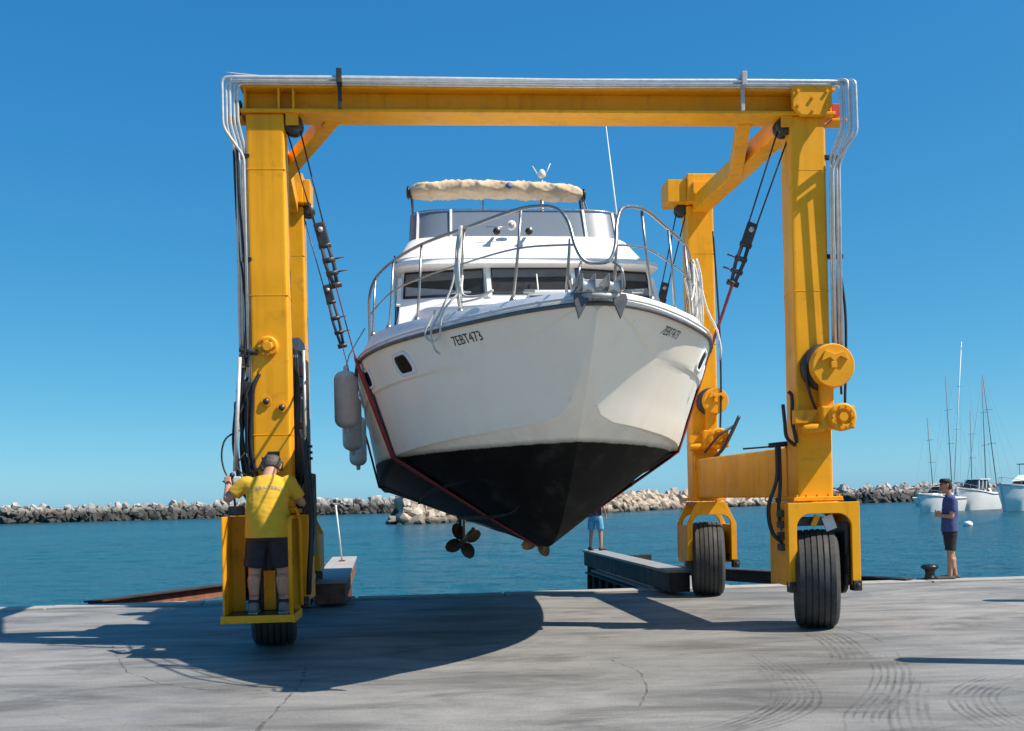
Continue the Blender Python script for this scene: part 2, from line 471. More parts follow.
def water_mat():
    m, nt, bs = nmat('harbour_water')
    c = ramp(nt, noise_tex(nt, coords(nt, (0.25, 1, 1)), 0.06, 6, 0.65, 0.4), [(0.34, (0.0025, 0.066, 0.112)), (0.66, (0.005, 0.098, 0.140))])
    nt.links.new(c, bs.inputs['Base Color'])
    bs.inputs['Roughness'].default_value = 0.20
    bs.inputs['IOR'].default_value = 1.33
    bs.inputs['Specular IOR Level'].default_value = 0.17
    h1 = noise_tex(nt, coords(nt, (0.6, 1, 1)), 1.1, 6, 0.62, 0.3)
    h2 = noise_tex(nt, coords(nt, (0.8, 1, 1)), 3.6, 4, 0.6, 0.2)
    mx = N(nt, 'ShaderNodeMath', operation='MULTIPLY_ADD'); mx.inputs[1].default_value = 0.30
    nt.links.new(h2, mx.inputs[0]); nt.links.new(h1, mx.inputs[2])
    bump(nt, bs, mx.outputs[0], 1.0, 0.9)
    return m
M['water'] = water_mat()

def rock_mat(name, dry, wet, z0, z1):
    m, nt, bs = nmat(name)
    tc = N(nt, 'ShaderNodeTexCoord')
    geo = N(nt, 'ShaderNodeNewGeometry'); sep = N(nt, 'ShaderNodeSeparateXYZ')
    nt.links.new(geo.outputs['Position'], sep.inputs[0])
    v = coords(nt)
    mr = N(nt, 'ShaderNodeMapRange'); mr.inputs[1].default_value = z0; mr.inputs[2].default_value = z1
    nt.links.new(sep.outputs[2], mr.inputs[0])
    oi = N(nt, 'ShaderNodeObjectInfo')
    n = noise_tex(nt, geo.outputs['Position'], 0.55, 3)
    dryc = ramp(nt, n, [(0.32, tuple(c*0.42 for c in dry)), (0.5, dry), (0.68, tuple(min(1, c*1.35) for c in dry))])
    nt.links.new(mixc(nt, mr.outputs[0], wet, dryc), bs.inputs['Base Color'])
    bs.inputs['Roughness'].default_value = 0.85
    bump(nt, bs, noise_tex(nt, v, 3, 4), 0.5, 0.1)
    return m
WATER_Z = -1.3
M['rock_dark'] = rock_mat('breakwater_rock_dark', (0.40, 0.37, 0.34), (0.05, 0.047, 0.043), WATER_Z+1.6, WATER_Z+3.3)
M['rock_light'] = rock_mat('breakwater_rock_light', (0.43, 0.355, 0.28), (0.07, 0.06, 0.05), WATER_Z+0.1, WATER_Z+1.2)

def mark_mat():
    m, nt, bs = nmat('tyre_rubber_mark')
    bs.inputs['Base Color'].default_value = (0.055, 0.055, 0.058, 1)
    bs.inputs['Roughness'].default_value = 0.7
    a = ramp(nt, noise_tex(nt, coords(nt), 1.6, 9, 0.75), [(0.40, g(0.0)), (0.72, g(0.42))])
    nt.links.new(a, bs.inputs['Alpha'])
    return m
M['mark'] = mark_mat()
def crack_mat():
    m, nt, bs = nmat('crack_shadow_dirt')
    bs.inputs['Base Color'].default_value = (0.06, 0.056, 0.05, 1)
    bs.inputs['Roughness'].default_value = 0.9
    a = ramp(nt, noise_tex(nt, coords(nt), 7, 5, 0.7), [(0.38, g(0.0)), (0.65, g(0.6))])
    nt.links.new(a, bs.inputs['Alpha'])
    return m
M['crack'] = crack_mat()
# ------------------------------------------------------------------ setting: quay, water, piers
QA = Vector((-8.16, 17.45, 0)); QB = Vector((7.5, 18.8, 0))
QD = (QB-QA).normalized(); QN = Vector((-QD.y, QD.x, 0))      # along the edge, and out over the water
def quay_at(t, out=0, z=0): return QA + QD*t + QN*out + Vector((0, 0, z))

def swell(x, y):
    n = noise.noise
    h = 0.055*n(Vector((x*0.42, y*0.62, 0.3)))+0.035*n(Vector((x*0.9+y*0.2, y*1.35, 4.1)))+0.018*n(Vector((x*2.1, y*2.7-x*0.4, 9.7)))
    return h*(0.75+0.5*n(Vector((x*0.03, y*0.05, 2.2))))
wm = MB()
ys = [14.0]
while ys[-1] < 330: ys.append(ys[-1]*1.0105+0.02)
nx = 330; rows = []
for y in ys:
    w = 14+0.62*y; fade = 1 if y < 150 else max(0.0, 1-(y-150)/180)
    ed = [-6000.0]+[-w+2*w*i/nx for i in range(nx+1)]+[6000.0]
    rows.append([(x, y, WATER_Z+(swell(x, y)*fade if 1 <= i <= nx+1 else 0)) for i, x in enumerate(ed)])
rows.insert(0, [(x, -400.0, WATER_Z) for x, _, _ in rows[0]])
rows.append([(x*4, 9000.0, WATER_Z) for x, _, _ in rows[-1]])
wm.grid(rows)
water = wm.build('water', M['water'])
tag(water, 'rippled teal harbour water behind the quay', kind='structure')

q = MB()
a, b = quay_at(-160), quay_at(180)
c, d = quay_at(180, -120), quay_at(-160, -120)
dn = Vector((0, 0, -3.2))
q.add([a, b, c, d, a+dn, b+dn], [(0, 3, 2, 1), (0, 1, 5, 4)])
quay = q.build('quay', M['concrete'])
tag(quay, 'stained grey concrete quay apron', kind='structure')
cp = MB(); cp.box((0, 0, 0), (2.36, 0.42, 0.09))
cpm = cp.mesh('coping_stone', M['coping'], 0.012)
for i in range(26):
    t = -22 + i*2.4
    o = link('coping_stone', cpm, quay)
    o.location = quay_at(t, -0.20, -0.012 + random.uniform(-0.004, 0.004))
    o.rotation_euler = (0, 0, math.atan2(QD.y, QD.x) + random.uniform(-0.004, 0.004))

# crane frame: everything the lift rolls along is turned by the same angle
CR = Vector((0.445, 12.58, 0)); YAW = R(6.9)
CU = Vector((math.cos(YAW), math.sin(YAW), 0)); CV = Vector((-math.sin(YAW), math.cos(YAW), 0))
def crane_pt(u, v, z=0): return CR + CU*u + CV*v + Vector((0, 0, z))

def pier(side, label):
    root = empty('dock_pier', crane_pt(side*3.2, 8.4), YAW, label, 'pier', 'steel piers of the lift dock')
    steel = M['rust'] if side < 0 else M['dark_steel']  # right pier's shade is put into its near-black steel
    MB().box((side*0.2, 0, -0.14), (1.5, 6.1, 0.2)).build('deck', M['deck_grey'], root, 0.01)
    m = MB()
    x = -side*0.51
    kw = 0.34 if side > 0 else 0.46
    if side < 0: x = 0.47
    m.box((x, -0.5, 0.20), (kw, 7.2, 0.30))
    cb = m.build('wheel_kerb', steel, root, 0.012)
    MB().box((x, -0.5, 0.375), (kw+0.06, 7.22, 0.045)).build('kerb_top', M['coping'] if side < 0 else M['deck_grey'], root, 0.006)
    g_ = MB()
    g_.box((x-side*0.03, 0, -0.62), (0.05, 6.1, 0.9)); g_.box((x-side*0.02, 0, -1.09), (0.26, 6.1, 0.05)); g_.box((x-side*0.08, 0, -0.11), (0.16, 6.1, 0.04))
    g_.build('girder', steel, root, 0.006)
    for k in range(9):
        MB().box((x-side*0.10, -2.9+k*0.72, -0.6), (0.1, 0.03, 0.9)).build('stiffener', steel, root, 0.004)
    MB().box((side*0.75, 0, -0.6), (0.06, 6.1, 0.7)).build('girder', steel, root, 0.006)
    MB().box((side*0.12, 3.08, -0.35), (1.45, 0.08, 1.2)).build('end_plate', steel, root, 0.01)
    for (px_, py_) in ((-side*0.3, 2.6), (side*0.6, 2.6)):
        p = MB(); p.lathe([(0.18, -4.0), (0.18, -0.25)], 16, (px_, py_, 0)); p.build('pile', steel, root)
    return root
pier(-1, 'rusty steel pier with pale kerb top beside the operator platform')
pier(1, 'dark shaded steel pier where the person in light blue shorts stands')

def boom(p, q_, mt, label):
    p, q_ = Vector(p), Vector(q_); mid = (p+q_)/2
    ang = math.atan2((q_-p).y, (q_-p).x)
    root = empty('brace_beam', (mid.x, mid.y, 0), ang, label, 'beam', 'diagonal beams between quay and piers')
    L = (q_-p).length
    m = MB(); m.box((0, 0, -0.05), (L, 0.03, 0.18)); m.build('web', mt, root)
    MB().box((0, 0, 0.055), (L, 0.22, 0.03)).build('top_flange', M['dark_steel'], root, 0.005)
    MB().box((0, 0, -0.155), (L, 0.22, 0.03)).build('bottom_flange', mt, root, 0.005)
    return root
e = crane_pt(-3.62, 11.2)
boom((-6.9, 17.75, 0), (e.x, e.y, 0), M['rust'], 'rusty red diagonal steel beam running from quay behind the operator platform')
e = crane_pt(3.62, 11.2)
boom((e.x, e.y, 0), (6.7, 18.55, 0), M['dark_steel'], 'dark shaded diagonal steel beam over the water behind the right wheels')  # shade on this beam is part of its dark colour

# tyre marks and cracks: thin sheets on the apron
def ribbon(pts, w, z):
    m = MB(); P = [Vector((p[0], p[1], z)) for p in pts]; rows = []
    for i, p in enumerate(P):
        d_ = (P[min(i+1, len(P)-1)]-P[max(i-1, 0)]).normalized(); n_ = Vector((-d_.y, d_.x, 0))
        ww = w if not isinstance(w, (list, tuple)) else w[i]
        rows.append([p-n_*ww/2, p+n_*ww/2])
    m.grid(rows, 0, False)
    return m
def tyre_mark(ctrl, width, lanes=6, z=0.004):
    base = curve_pts([ground_pt(*c) for c in ctrl], 14)
    m = MB(); n_ = len(base); random.seed(int(ctrl[0][0]))
    for l in range(lanes):
        off = (l/(lanes-1)-0.5)*width
        i0, i1 = random.randrange(0, n_//5), n_-random.randrange(1, n_//5)
        pts, ws = [], []
        for i in range(i0, i1):
            p = base[i]
            d_ = (base[min(i+1, n_-1)]-base[max(i-1, 0)]).normalized()
            wob = 0.012*noise.noise(Vector((p.x*2, p.y*2, l*3.1)))
            pts.append(p+Vector((-d_.y, d_.x, 0))*(off+wob))
            e_ = min(1, (i-i0)/5, (i1-1-i)/5)
            ws.append(width/lanes*max(0.02, e_)*(0.50+0.35*noise.noise(Vector((p.x*3, p.y*3, l*1.7)))))
        r_ = ribbon(pts, ws, z)
        m.add(r_.v, r_.f)
    return tag(m.build('tyre_mark', M['mark'], quay), kind='stuff')
tyre_mark([(752, 652), (772, 664), (792, 682), (798, 700), (778, 715), (735, 728), (690, 738)], 0.34, 7)
tyre_mark([(760, 668), (778, 684), (776, 704), (748, 722), (705, 735)], 0.12, 3, 0.006)
tyre_mark([(815, 630), (838, 642), (852, 658), (846, 668)], 0.36, 6, 0.005)
tyre_mark([(880, 652), (892, 672), (886, 694), (868, 716), (872, 742)], 0.30, 6, 0.006)
tyre_mark([(915, 676), (908, 700), (912, 726), (926, 745)], 0.26, 5, 0.008)
tyre_mark([(1045, 668), (1000, 680), (974, 694), (978, 708), (1000, 722), (1030, 738)], 0.34, 7)
def crack(ctrl, w=0.02):
    base = [ground_pt(*c) for c in ctrl]; pts = []
    for p, q_ in zip(base, base[1:]):
        for j in range(6):
            r_ = p.lerp(q_, j/6); pts.append(r_+Vector((random.uniform(-1, 1)*0.012, random.uniform(-1, 1)*0.02, 0)))
    pts.append(base[-1])
    ribbon(pts, [w*random.uniform(0.4, 1.5) for _ in pts], 0.0035).build('crack', M['crack'], quay)
crack([(255, 735), (275, 712), (292, 694), (301, 682), (306, 668)], 0.03)
crack([(115, 655), (128, 672), (160, 684), (205, 690), (262, 691)], 0.025)
crack([(612, 660), (640, 672), (648, 690), (640, 706)], 0.02)
crack([(830, 626), (868, 635), (884, 643)], 0.025)
crack([(900, 588), (960, 590), (1020, 597)], 0.02)

# ------------------------------------------------------------------ the travel lift
LYAW = R(4.5)
lift = empty('travel_lift', CR, LYAW, 'tall yellow steel boat hoist on rubber tyres straddling the white motor yacht', 'boat lift')
Y = M['yellow']; YO = M['yellow_old_shade']
CX = 3.06; RV = 4.33
COLX = {(-1, 0): -3.12, (1, 0): 3.06, (-1, RV): -3.38, (1, RV): 2.90}

def bolts(parent, pts, axis, r=0.014, h=0.02, mt=None):
    m = MB()
    for p in pts: m.lathe([(r, 0), (r, h)], 6, p, axis, 0, False)
    return tag(m.build('bolts', mt or YO, parent), kind='stuff')

for sx in (-1, 1):
    for v0 in (0, RV):
        x = COLX[(sx, v0)]
        top = 5.925 if v0 == 0 else 6.05
        c_ = MB().box((x, v0, (1.47+top)/2), (0.42, 0.36, top-1.47)).build('column', Y, lift, 0.035, seg=3)
        MB().box((x, v0, 1.50), (0.58, 0.52, 0.05)).build('base_flange', Y, lift, 0.008)
        bolts(lift, [(x+dx, v0-0.23, 1.525) for dx in (-0.25, -0.13, 0.0, 0.13, 0.25)], (0, 0, 1), 0.018, 0.025)
        # weld seams and small plates on the column face
        for zz in (2.35, 3.9, 5.3): MB().box((x, v0, zz), (0.426, 0.366, 0.008)).build('weld_seam', Y, lift, 0.003)
    # beams
    fr, re = COLX[(sx, 0)], COLX[(sx, RV)]
    def along(v): return fr+(re-fr)*v/RV
    MB().beam((along(0.18), 0.18, 1.82), (along(RV-0.18), RV-0.18, 1.82), 0.34, 0.60).build('side_beam', Y, lift, 0.03, seg=3)
    for vv in (0.24, RV-0.24): MB().box((along(vv), vv, 1.82), (0.41, 0.05, 0.70)).build('beam_end_plate', Y, lift, 0.008)
    MB().beam((along(0.18), 0.18, 6.06), (along(RV-0.18), RV-0.18, 6.06), 0.25, 0.25).build('top_beam', Y, lift, 0.02)
    MB().beam((sx*2.40, 0.12, 5.99), (along(2.3)-sx*0.05, 2.3, 6.0), 0.17, 0.17).build('knee_brace', Y, lift, 0.012)

# cross beam: an I section with stiffeners
cb = MB()
cb.box((0, 0, 5.945), (6.76, 0.44, 0.035))
cb.build('bottom_flange', Y, lift, 0.006)
MB().box((0, 0, 6.08), (6.74, 0.05, 0.234)).build('cross_beam_web', Y, lift)
MB().box((0, 0, 6.215), (6.76, 0.44, 0.035)).build('top_flange', Y, lift, 0.006)
for u in (-3.33, -2.96, -2.80, 3.33):
    MB().box((u, -0.115, 6.08), (0.022, 0.178, 0.232)).build('stiffener', Y, lift)
# head plates with sheaves
def octo(w, h, c=0.11): return [(-w+c, -h), (w-c, -h), (w, -h+c), (w, h), (-w, h), (-w, -h+c)]
MB().prism(octo(0.23, 0.17, 0.10), (CX+0.02, -0.30, 6.06), (1, 0, 0), (0, 0, 1), (0, 0.07, 0)).build('sheave_plate', YO, lift, 0.008)
bolts(lift, [(CX+0.02+dx, -0.30, 6.06+dz) for dx, dz in ((-0.17, 0.1), (0.17, 0.1), (-0.17, -0.06), (0.17, -0.06), (0, -0.12), (0, 0.03))], (0, -1, 0), 0.02, 0.025)
for sx in (-1, 1):
    s_ = MB(); s_.lathe([(0.05, -0.09), (0.11, -0.09), (0.11, -0.05), (0.075, -0.02), (0.075, 0.02), (0.11, 0.05), (0.11, 0.09), (0.05, 0.09)], 20, (sx*2.82, -0.05, 5.83), (0, 1, 0))
    s_.build('sheave', M['dark_metal'], lift)
    for vv in (-0.17, 0.07): MB().box((sx*2.82, vv, 5.86), (0.14, 0.02, 0.13)).build('sheave_bracket', YO, lift)
    # rear heads
    rx = COLX[(sx, RV)]
    MB().box((rx, RV-0.05, 6.28), (0.45, 0.56, 0.44)).build('head_box', Y, lift, 0.015)
    w_ = 0.30 if sx > 0 else 0.10
    MB().box((rx-sx*(0.227+w_/2), RV-0.05, 6.245), (w_, 0.46, 0.35)).build('head_box', YO, lift, 0.012)
    MB().prism(octo(0.15, 0.12, 0.08), (rx, RV-0.38, 6.24), (1, 0, 0), (0, 0, 1), (0, 0.048, 0)).build('sheave_plate', YO, lift, 0.006)
    s_ = MB(); s_.lathe([(0.04, -0.08), (0.10, -0.08), (0.10, -0.04), (0.07, 0), (0.10, 0.04), (0.10, 0.08), (0.04, 0.08)], 20, (rx-sx*0.27, RV-0.05, 6.0), (0, 1, 0))
    s_.build('sheave', M['dark_metal'], lift)
# outer end brackets carrying the hydraulic pipes
for sx in (-1, 1):
    m = MB(); m.box((sx*3.43, -0.05, 6.02), (0.09, 0.12, 0.14)); m.build('pipe_bracket', M['red_paint'] if sx > 0 else M['dark_metal'], lift, 0.006)
    MB().box((sx*3.46, 0.0, 5.9), (0.18, 0.26, 0.03)).build('pipe_bracket', Y, lift, 0.004)

# hydraulic pipes over the cross beam and down both columns
for i in range(5):
    dv = -0.25 - 0.004*i
    zt = 6.225 + 0.032*(i % 3) + (0.012 if i > 2 else 0)
    vv = -0.245 - 0.036*(i // 2)
    eu = 3.38 + 0.038*i
    su = (3.36 if 0 else 3.30) + 0.030*(i % 4)
    path = []
    path += [(-su-0.05, vv+0.10, 2.9+0.1*i), (-su-0.05, vv+0.10, 5.55-0.03*i), (-eu-0.02, vv, 5.80-0.02*i), (-eu-0.02, vv, zt), (-2.2, vv, zt+0.004*math.sin(i)), (0.3, vv, zt-0.012), (2.4, vv, zt),
             (eu-0.1, vv, zt), (eu, vv-0.12, zt-0.02), (eu, vv-0.14, 5.72-0.02*i), (su, vv+0.02, 5.42-0.03*i), (su, vv+0.06, 3.3-0.1*i)]
    MB().tube(fillet(path, 0.075, 6), 0.0165, 8).build('hydraulic_pipe', M['galv'], lift)
MB().tube(curve_pts([(-3.55, -0.1, 6.40), (-2.9, -0.1, 6.345), (-2.3, -0.12, 6.30), (-1.2, -0.15, 6.285)], 6), 0.009, 6).build('cable', M['galv'], lift)
for u in (-2.28, 2.28):
    m = MB(); m.box((u, -0.275, 6.29), (0.06, 0.15, 0.16)); m.box((u, -0.25, 6.09), (0.045, 0.03, 0.28)); m.build('pipe_clamp', M['dark_metal'] if u < 0 else M['grey_plate'], lift, 0.006)
for sx in (-1, 1):
    for zz in (5.45, 4.3):
        MB().box((sx*3.35, -0.15, zz), (0.2, 0.06, 0.05)).build('pipe_clamp', M['black_plastic'], lift, 0.006)
# long slack rubber hoses beside the columns
def hose(pts, r=0.017, mt=None, n=8): return MB().tube(curve_pts(pts, n), r, 7).build('hose', mt or M['rubber'], lift)
hose([(-3.42, -0.22, 5.55), (-3.41, -0.2, 4.9), (-3.36, -0.2, 4.1), (-3.33, -0.2, 3.5), (-3.36, -0.22, 3.1)], 0.014)
hose([(-3.46, -0.2, 5.5), (-3.44, -0.18, 4.6), (-3.37, -0.2, 3.8), (-3.39, -0.22, 3.2)], 0.014)
hose([(3.34, -0.2, 5.4), (3.37, -0.2, 4.4), (3.45, -0.2, 3.6), (3.42, -0.2, 2.6)], 0.016)
hose([(3.32, -0.2, 5.42), (3.34, -0.2, 4.0), (3.38, -0.2, 2.7)], 0.014)

# wheels
def tyre_profile():
    R0, W = 0.575, 0.245
    p = [(0.30, -W*0.78), (0.40, -W*0.98), (0.48, -W), (0.53, -W*0.93), (R0-0.012, -W*0.80)]
    gx = [-0.135, -0.068, 0.0, 0.068, 0.135]
    for x_ in gx:
        rr = R0 - 0.010*(abs(x_)/0.135)**2
        p += [(rr, x_-0.010), (rr-0.014, x_-0.006), (rr-0.014, x_+0.006), (rr, x_+0.010)]
    p += [(R0-0.012, W*0.80), (0.53, W*0.93), (0.48, W), (0.40, W*0.98), (0.30, W*0.78)]
    return p
tm = MB(); tm.lathe(tyre_profile(), 48, (0, 0, 0), (1, 0, 0))
tyre_me = tm.mesh('tyre', M['tyre'], autosmooth=0.6)
rm = MB(); rm.lathe([(0.05, -0.19), (0.15, -0.18), (0.17, -0.10), (0.28, -0.12), (0.31, -0.20), (0.31, 0.20), (0.28, 0.12), (0.17, 0.10), (0.15, 0.18), (0.05, 0.19)], 32, (0, 0, 0), (1, 0, 0))
rim_me = rm.mesh('wheel', YO, autosmooth=0.6)
for sx in (-1, 1):
    for v0 in (0, RV):
        w = link('wheel', rim_me, lift); w.location = (COLX[(sx, v0)]+sx*0.04, v0, 0.572); w.rotation_euler = (0, 0, R({(1, 0): -17, (1, RV): -12, (-1, 0): 7, (-1, RV): 4}[(sx, v0)]))
        t = link('tyre', tyre_me, w)
        a_ = MB(); a_.lathe([(0.07, -0.36), (0.07, 0.36)], 16, (COLX[(sx, v0)]+sx*0.03, v0, 0.572), (1, 0, 0)); a_.build('axle', M['dark_metal'], lift)

def arch(ro, zi, zb, hw, zt, sh=0.0, zsh=None, n=10):
    """U shaped fork plate: outer half width hw, inner half width ro"""
    out = [(-hw, zb), (-hw, zsh or zt)]
    if sh: out += [(-sh, zt), (sh, zt)]
    else: out = [(-hw, zb), (-hw, zt), (hw, zt), (hw, zb)]
    if sh: out += [(hw, zsh), (hw, zb)]
    out.append((ro, zb))
    rr = 0.16
    for i in range(n+1):
        a_ = math.pi/2*i/n
        out.append((ro-rr+rr*math.cos(a_), zi-rr+rr*math.sin(a_)))
    for i in range(n+1):
        a_ = math.pi/2+math.pi/2*i/n
        out.append((-ro+rr+rr*math.cos(a_), zi-rr+rr*math.sin(a_)))
    out.append((-ro, zb))
    return out
for sx in (-1, 1):
    for v0 in (0, RV):
        x = COLX[(sx, v0)]+sx*0.03
        m = MB()
        if v0 == 0: poly = arch(0.32, 1.33, 0.50, 0.42, 1.46)
        else: poly = arch(0.30, 1.26, 0.56, 0.385, 1.46, 0.22, 1.12)
        m.prism(poly, (x, v0-0.34, 0), (1, 0, 0), (0, 0, 1), (0, 0.05, 0))
        m.prism(poly, (x, v0+0.29, 0), (1, 0, 0), (0, 0, 1), (0, 0.05, 0))
        hw = 0.40 if v0 == 0 else 0.365
        zt = 1.455 if v0 == 0 else 1.10
        for q_ in (-1, 1): m.box((x+q_*hw, v0, (0.51+zt)/2), (0.034, 0.578, zt-0.51))
        m.box((x, v0, 1.435), (0.80 if v0 == 0 else 0.43, 0.578, 0.04))
        m.build('wheel_fork', Y, lift, 0.007)
        for q_ in (-1, 1):
            h_ = MB(); h_.box((x+q_*0.37, v0-0.30, 0.50), (0.10, 0.14, 0.12)); h_.lathe([(0.03, 0), (0.03, 0.03)], 8, (x+q_*0.37, v0-0.37, 0.50), (0, -1, 0))
            h_.build('axle_block', M['dark_metal'], lift, 0.01)
# drive gear inside the right front fork
m = MB(); m.box((3.385, -0.05, 0.86), (0.05, 0.42, 0.72)); m.lathe([(0.16, 0), (0.16, 0.05)], 20, (3.37, -0.05, 0.55), (1, 0, 0))
m.build('drive_motor', M['dark_metal'], lift, 0.01)
m = MB()
m.lathe([(0.012, -0.02), (0.012, 0.26)], 8, (3.385, -0.27, 0.62), (0, 0, 1))
for k in range(7): m.lathe([(0.026, 0), (0.026, 0.018)], 10, (3.385, -0.27, 0.62+k*0.035), (0, 0, 1))
tag(m.build('spring', M['dark_metal'], lift), kind='stuff')
MB().box((3.20, -0.20, 1.22), (0.13, 0.02, 0.17), mat=Matrix.Rotation(R(-20), 3, 'Y')).build('paper_tag', M['white_paint'], lift)
MB().box((3.02, -0.24, 1.25), (0.06, 0.03, 0.13), mat=Matrix.Rotation(R(25), 3, 'Y')).build('bracket', Y, lift)
m = MB(); m.box((2.98, -0.1, 1.24), (0.36, 0.2, 0.10)); m.build('brake_box', M['dark_metal'], lift, 0.012)

# winches: drum and gear motor on the column faces
def winch(x, v, z, r, k=1.0, off=0.0):
    d_ = MB(); d_.lathe([(r*0.7, 0.16), (r*0.7, 0.10), (r*1.0, 0.10), (r, 0.06), (r*0.98, 0.02), (r*0.93, 0.0), (0.02, 0.0)], 40, (x, v, z), (0, 1, 0))
    wd = d_.build('winch_drum', YO, lift, autosmooth=0.7)
    rr_ = MB(); rr_.lathe([(r*1.06, 0.25), (r*1.06, 0.17), (r*0.7, 0.165)], 40, (x-0.04, v, z), (0, 1, 0)); rr_.build('rope_flange', M['dark_metal'], wd)
    g_ = MB()
    pts = [(r*0.55*math.cos(a)-0.0, r*0.30+r*0.22*math.sin(a)) for a in [math.pi*i/8 for i in range(9)]]
    g_.prism([(-r*0.62, r*0.18), (-r*0.2, r*0.34), (0, r*0.14), (r*0.25, r*0.40), (r*0.62, r*0.22), (r*0.5, r*0.62), (0, r*0.5), (-r*0.4, r*0.66)], (x, v-0.035, z), (1, 0, 0), (0, 0, 1), (0, 0.034, 0))
    g_.box((x-0.01, v-0.02, z+r*0.02), (r*0.26, 0.04, r*0.3))
    g_.build('drum_guard', YO, wd, 0.005)
    return wd
def gear_motor(x, v, z, r):
    gm = MB().box((x-0.03, v+0.16, z), (r*2.5, 0.20, r*1.7)).build('gear_motor', YO, lift, 0.02)
    g_ = MB(); g_.lathe([(r*1.02, 0.09), (r*1.02, 0.02), (r*0.9, 0.0), (r*0.62, 0.0), (r*0.58, 0.03), (r*0.34, 0.03), (r*0.32, -0.02), (0.01, -0.02)], 28, (x, v, z), (0, 1, 0)); g_.build('gear_ring', YO, gm, autosmooth=0.6)
    h_ = MB()
    for a in range(10):
        h_.lathe([(0.012, 0), (0.012, 0.02)], 6, (x+r*0.78*math.cos(a*math.pi/5), v, z+r*0.78*math.sin(a*math.pi/5)), (0, -1, 0), 0, False)
    tag(h_.build('bolts', YO, gm), kind='stuff')
    p_ = MB(); p_.lathe([(0.05, 0), (0.055, 0.02), (0.055, 0.22), (0.03, 0.25)], 14, (x-r*1.2, v+0.12, z-0.10), (-1, 0, -0.15)); p_.build('hydraulic_motor', YO, gm)
    return gm
RX = COLX[(1, RV)]
winch(CX+0.15, -0.43, 3.01, 0.255)
MB().box((CX+0.10, -0.30, 2.72), (0.15, 0.10, 0.40)).build('bracket', YO, lift, 0.012)
gear_motor(CX+0.22, -0.50, 2.42, 0.155)
MB().box((CX-0.04, -0.27, 2.44), (0.48, 0.10, 0.16)).build('bracket', YO, lift, 0.012)
winch(RX+0.12, RV-0.42, 3.0, 0.20)
MB().box((RX+0.06, RV-0.29, 2.72), (0.15, 0.10, 0.40)).build('bracket', YO, lift, 0.012)
gear_motor(RX+0.14, RV-0.48, 2.42, 0.16)
MB().box((RX-0.04, RV-0.27, 2.4), (0.5, 0.10, 0.2)).build('bracket', YO, lift, 0.012)
hose([(RX+0.02, RV-0.5, 2.1), (RX+0.2, RV-0.55, 2.3), (RX+0.45, RV-0.5, 2.75)], 0.028)
hose([(RX-0.1, RV-0.5, 2.2), (RX+0.1, RV-0.58, 2.45), (RX+0.35, RV-0.5, 2.6)], 0.02)
hose([(RX+0.15, RV-0.35, 5.6), (RX+0.2, RV-0.4, 4.2), (RX+0.2, RV-0.42, 3.2), (RX+0.17, RV-0.42, 2.5)], 0.016)
# wire from the drum, and black hoses at the right column
hose([(CX-0.10, -0.27, 3.05), (CX-0.11, -0.27, 2.85), (CX-0.02, -0.27, 2.55), (CX+0.1, -0.3, 2.4)], 0.018)
hose([(CX-0.27, -0.1, 2.75), (CX-0.24, -0.12, 2.68), (CX-0.25, -0.15, 2.4), (CX-0.22, -0.2, 2.15)], 0.022)
hose([(CX-0.34, -0.1, 2.6), (CX-0.33, -0.12, 2.4), (CX-0.31, -0.12, 2.22), (CX-0.22, -0.15, 2.12)], 0.022)
hose([(CX-0.36, 0.10, 2.14), (CX-0.40, 0.0, 1.75), (CX-0.52, -0.05, 1.42), (CX-0.50, -0.08, 1.14), (CX-0.40, -0.1, 1.02), (CX-0.28, -0.1, 1.0)], 0.024)
hose([(CX-0.33, 0.10, 2.14), (CX-0.36, 0.0, 1.7), (CX-0.40, -0.05, 1.35), (CX-0.36, -0.08, 1.12), (CX-0.27, -0.1, 1.04)], 0.022)
m = MB(); m.tube([(CX-0.42, 0.2, 2.14), (CX-0.2, 0.2, 2.16)], 0.03, 8); m.build('hose_clip', M['rubber'], lift)
for k in range(4): MB().box((CX-0.38, -0.12, 0.95+k*0.13), (0.10, 0.16, 0.085)).build('valve_block', M['dark_metal'], lift, 0.012)
hose([(CX-0.5, 1.0, 2.14), (CX-0.1, 0.9, 2.16), (CX-0.05, 0.6, 2.15)], 0.012)

# left front column fittings
LX = COLX[(-1, 0)]
m = MB(); m.lathe([(0.12, 0.05), (0.12, 0.02), (0.10, 0.0), (0.06, 0.0), (0.05, -0.03), (0.01, -0.03)], 12, (LX-0.02, -0.220, 3.33), (0, 1, 0)); m.build('bolted_hub', YO, lift, autosmooth=0.5)
bolts(lift, [(LX-0.02+0.085*math.cos(a*math.pi/3), -0.215, 3.33+0.085*math.sin(a*math.pi/3)) for a in range(6)], (0, -1, 0), 0.016, 0.025)
for dx, z in ((-0.05, 2.72), (0.12, 2.65)):
    m = MB(); m.lathe([(0.055, 0.03), (0.055, 0.0), (0.035, 0.0)], 18, (LX+dx, -0.200, z), (0, 1, 0)); m.build('port_ring', YO, lift, autosmooth=0.5)
    m = MB(); m.lathe([(0.034, 0.0), (0.034, 0.012)], 14, (LX+dx, -0.212, z), (0, 1, 0)); m.build('port_plug', M['dark_metal'], lift)
MB().box((LX+0.02, -0.195, 2.13), (0.13, 0.03, 0.07)).build('control_label', M['black_plastic'], lift, 0.004)
MB().box((LX+0.0, -0.220, 2.0), (0.24, 0.08, 0.10)).build('control_box', M['black_plastic'], lift, 0.008)
for k in range(5): MB().tube([(LX-0.09+k*0.045, -0.25, 2.04), (LX-0.09+k*0.045, -0.32, 2.10)], 0.008, 6).build('control_lever', M['black_plastic'], lift)
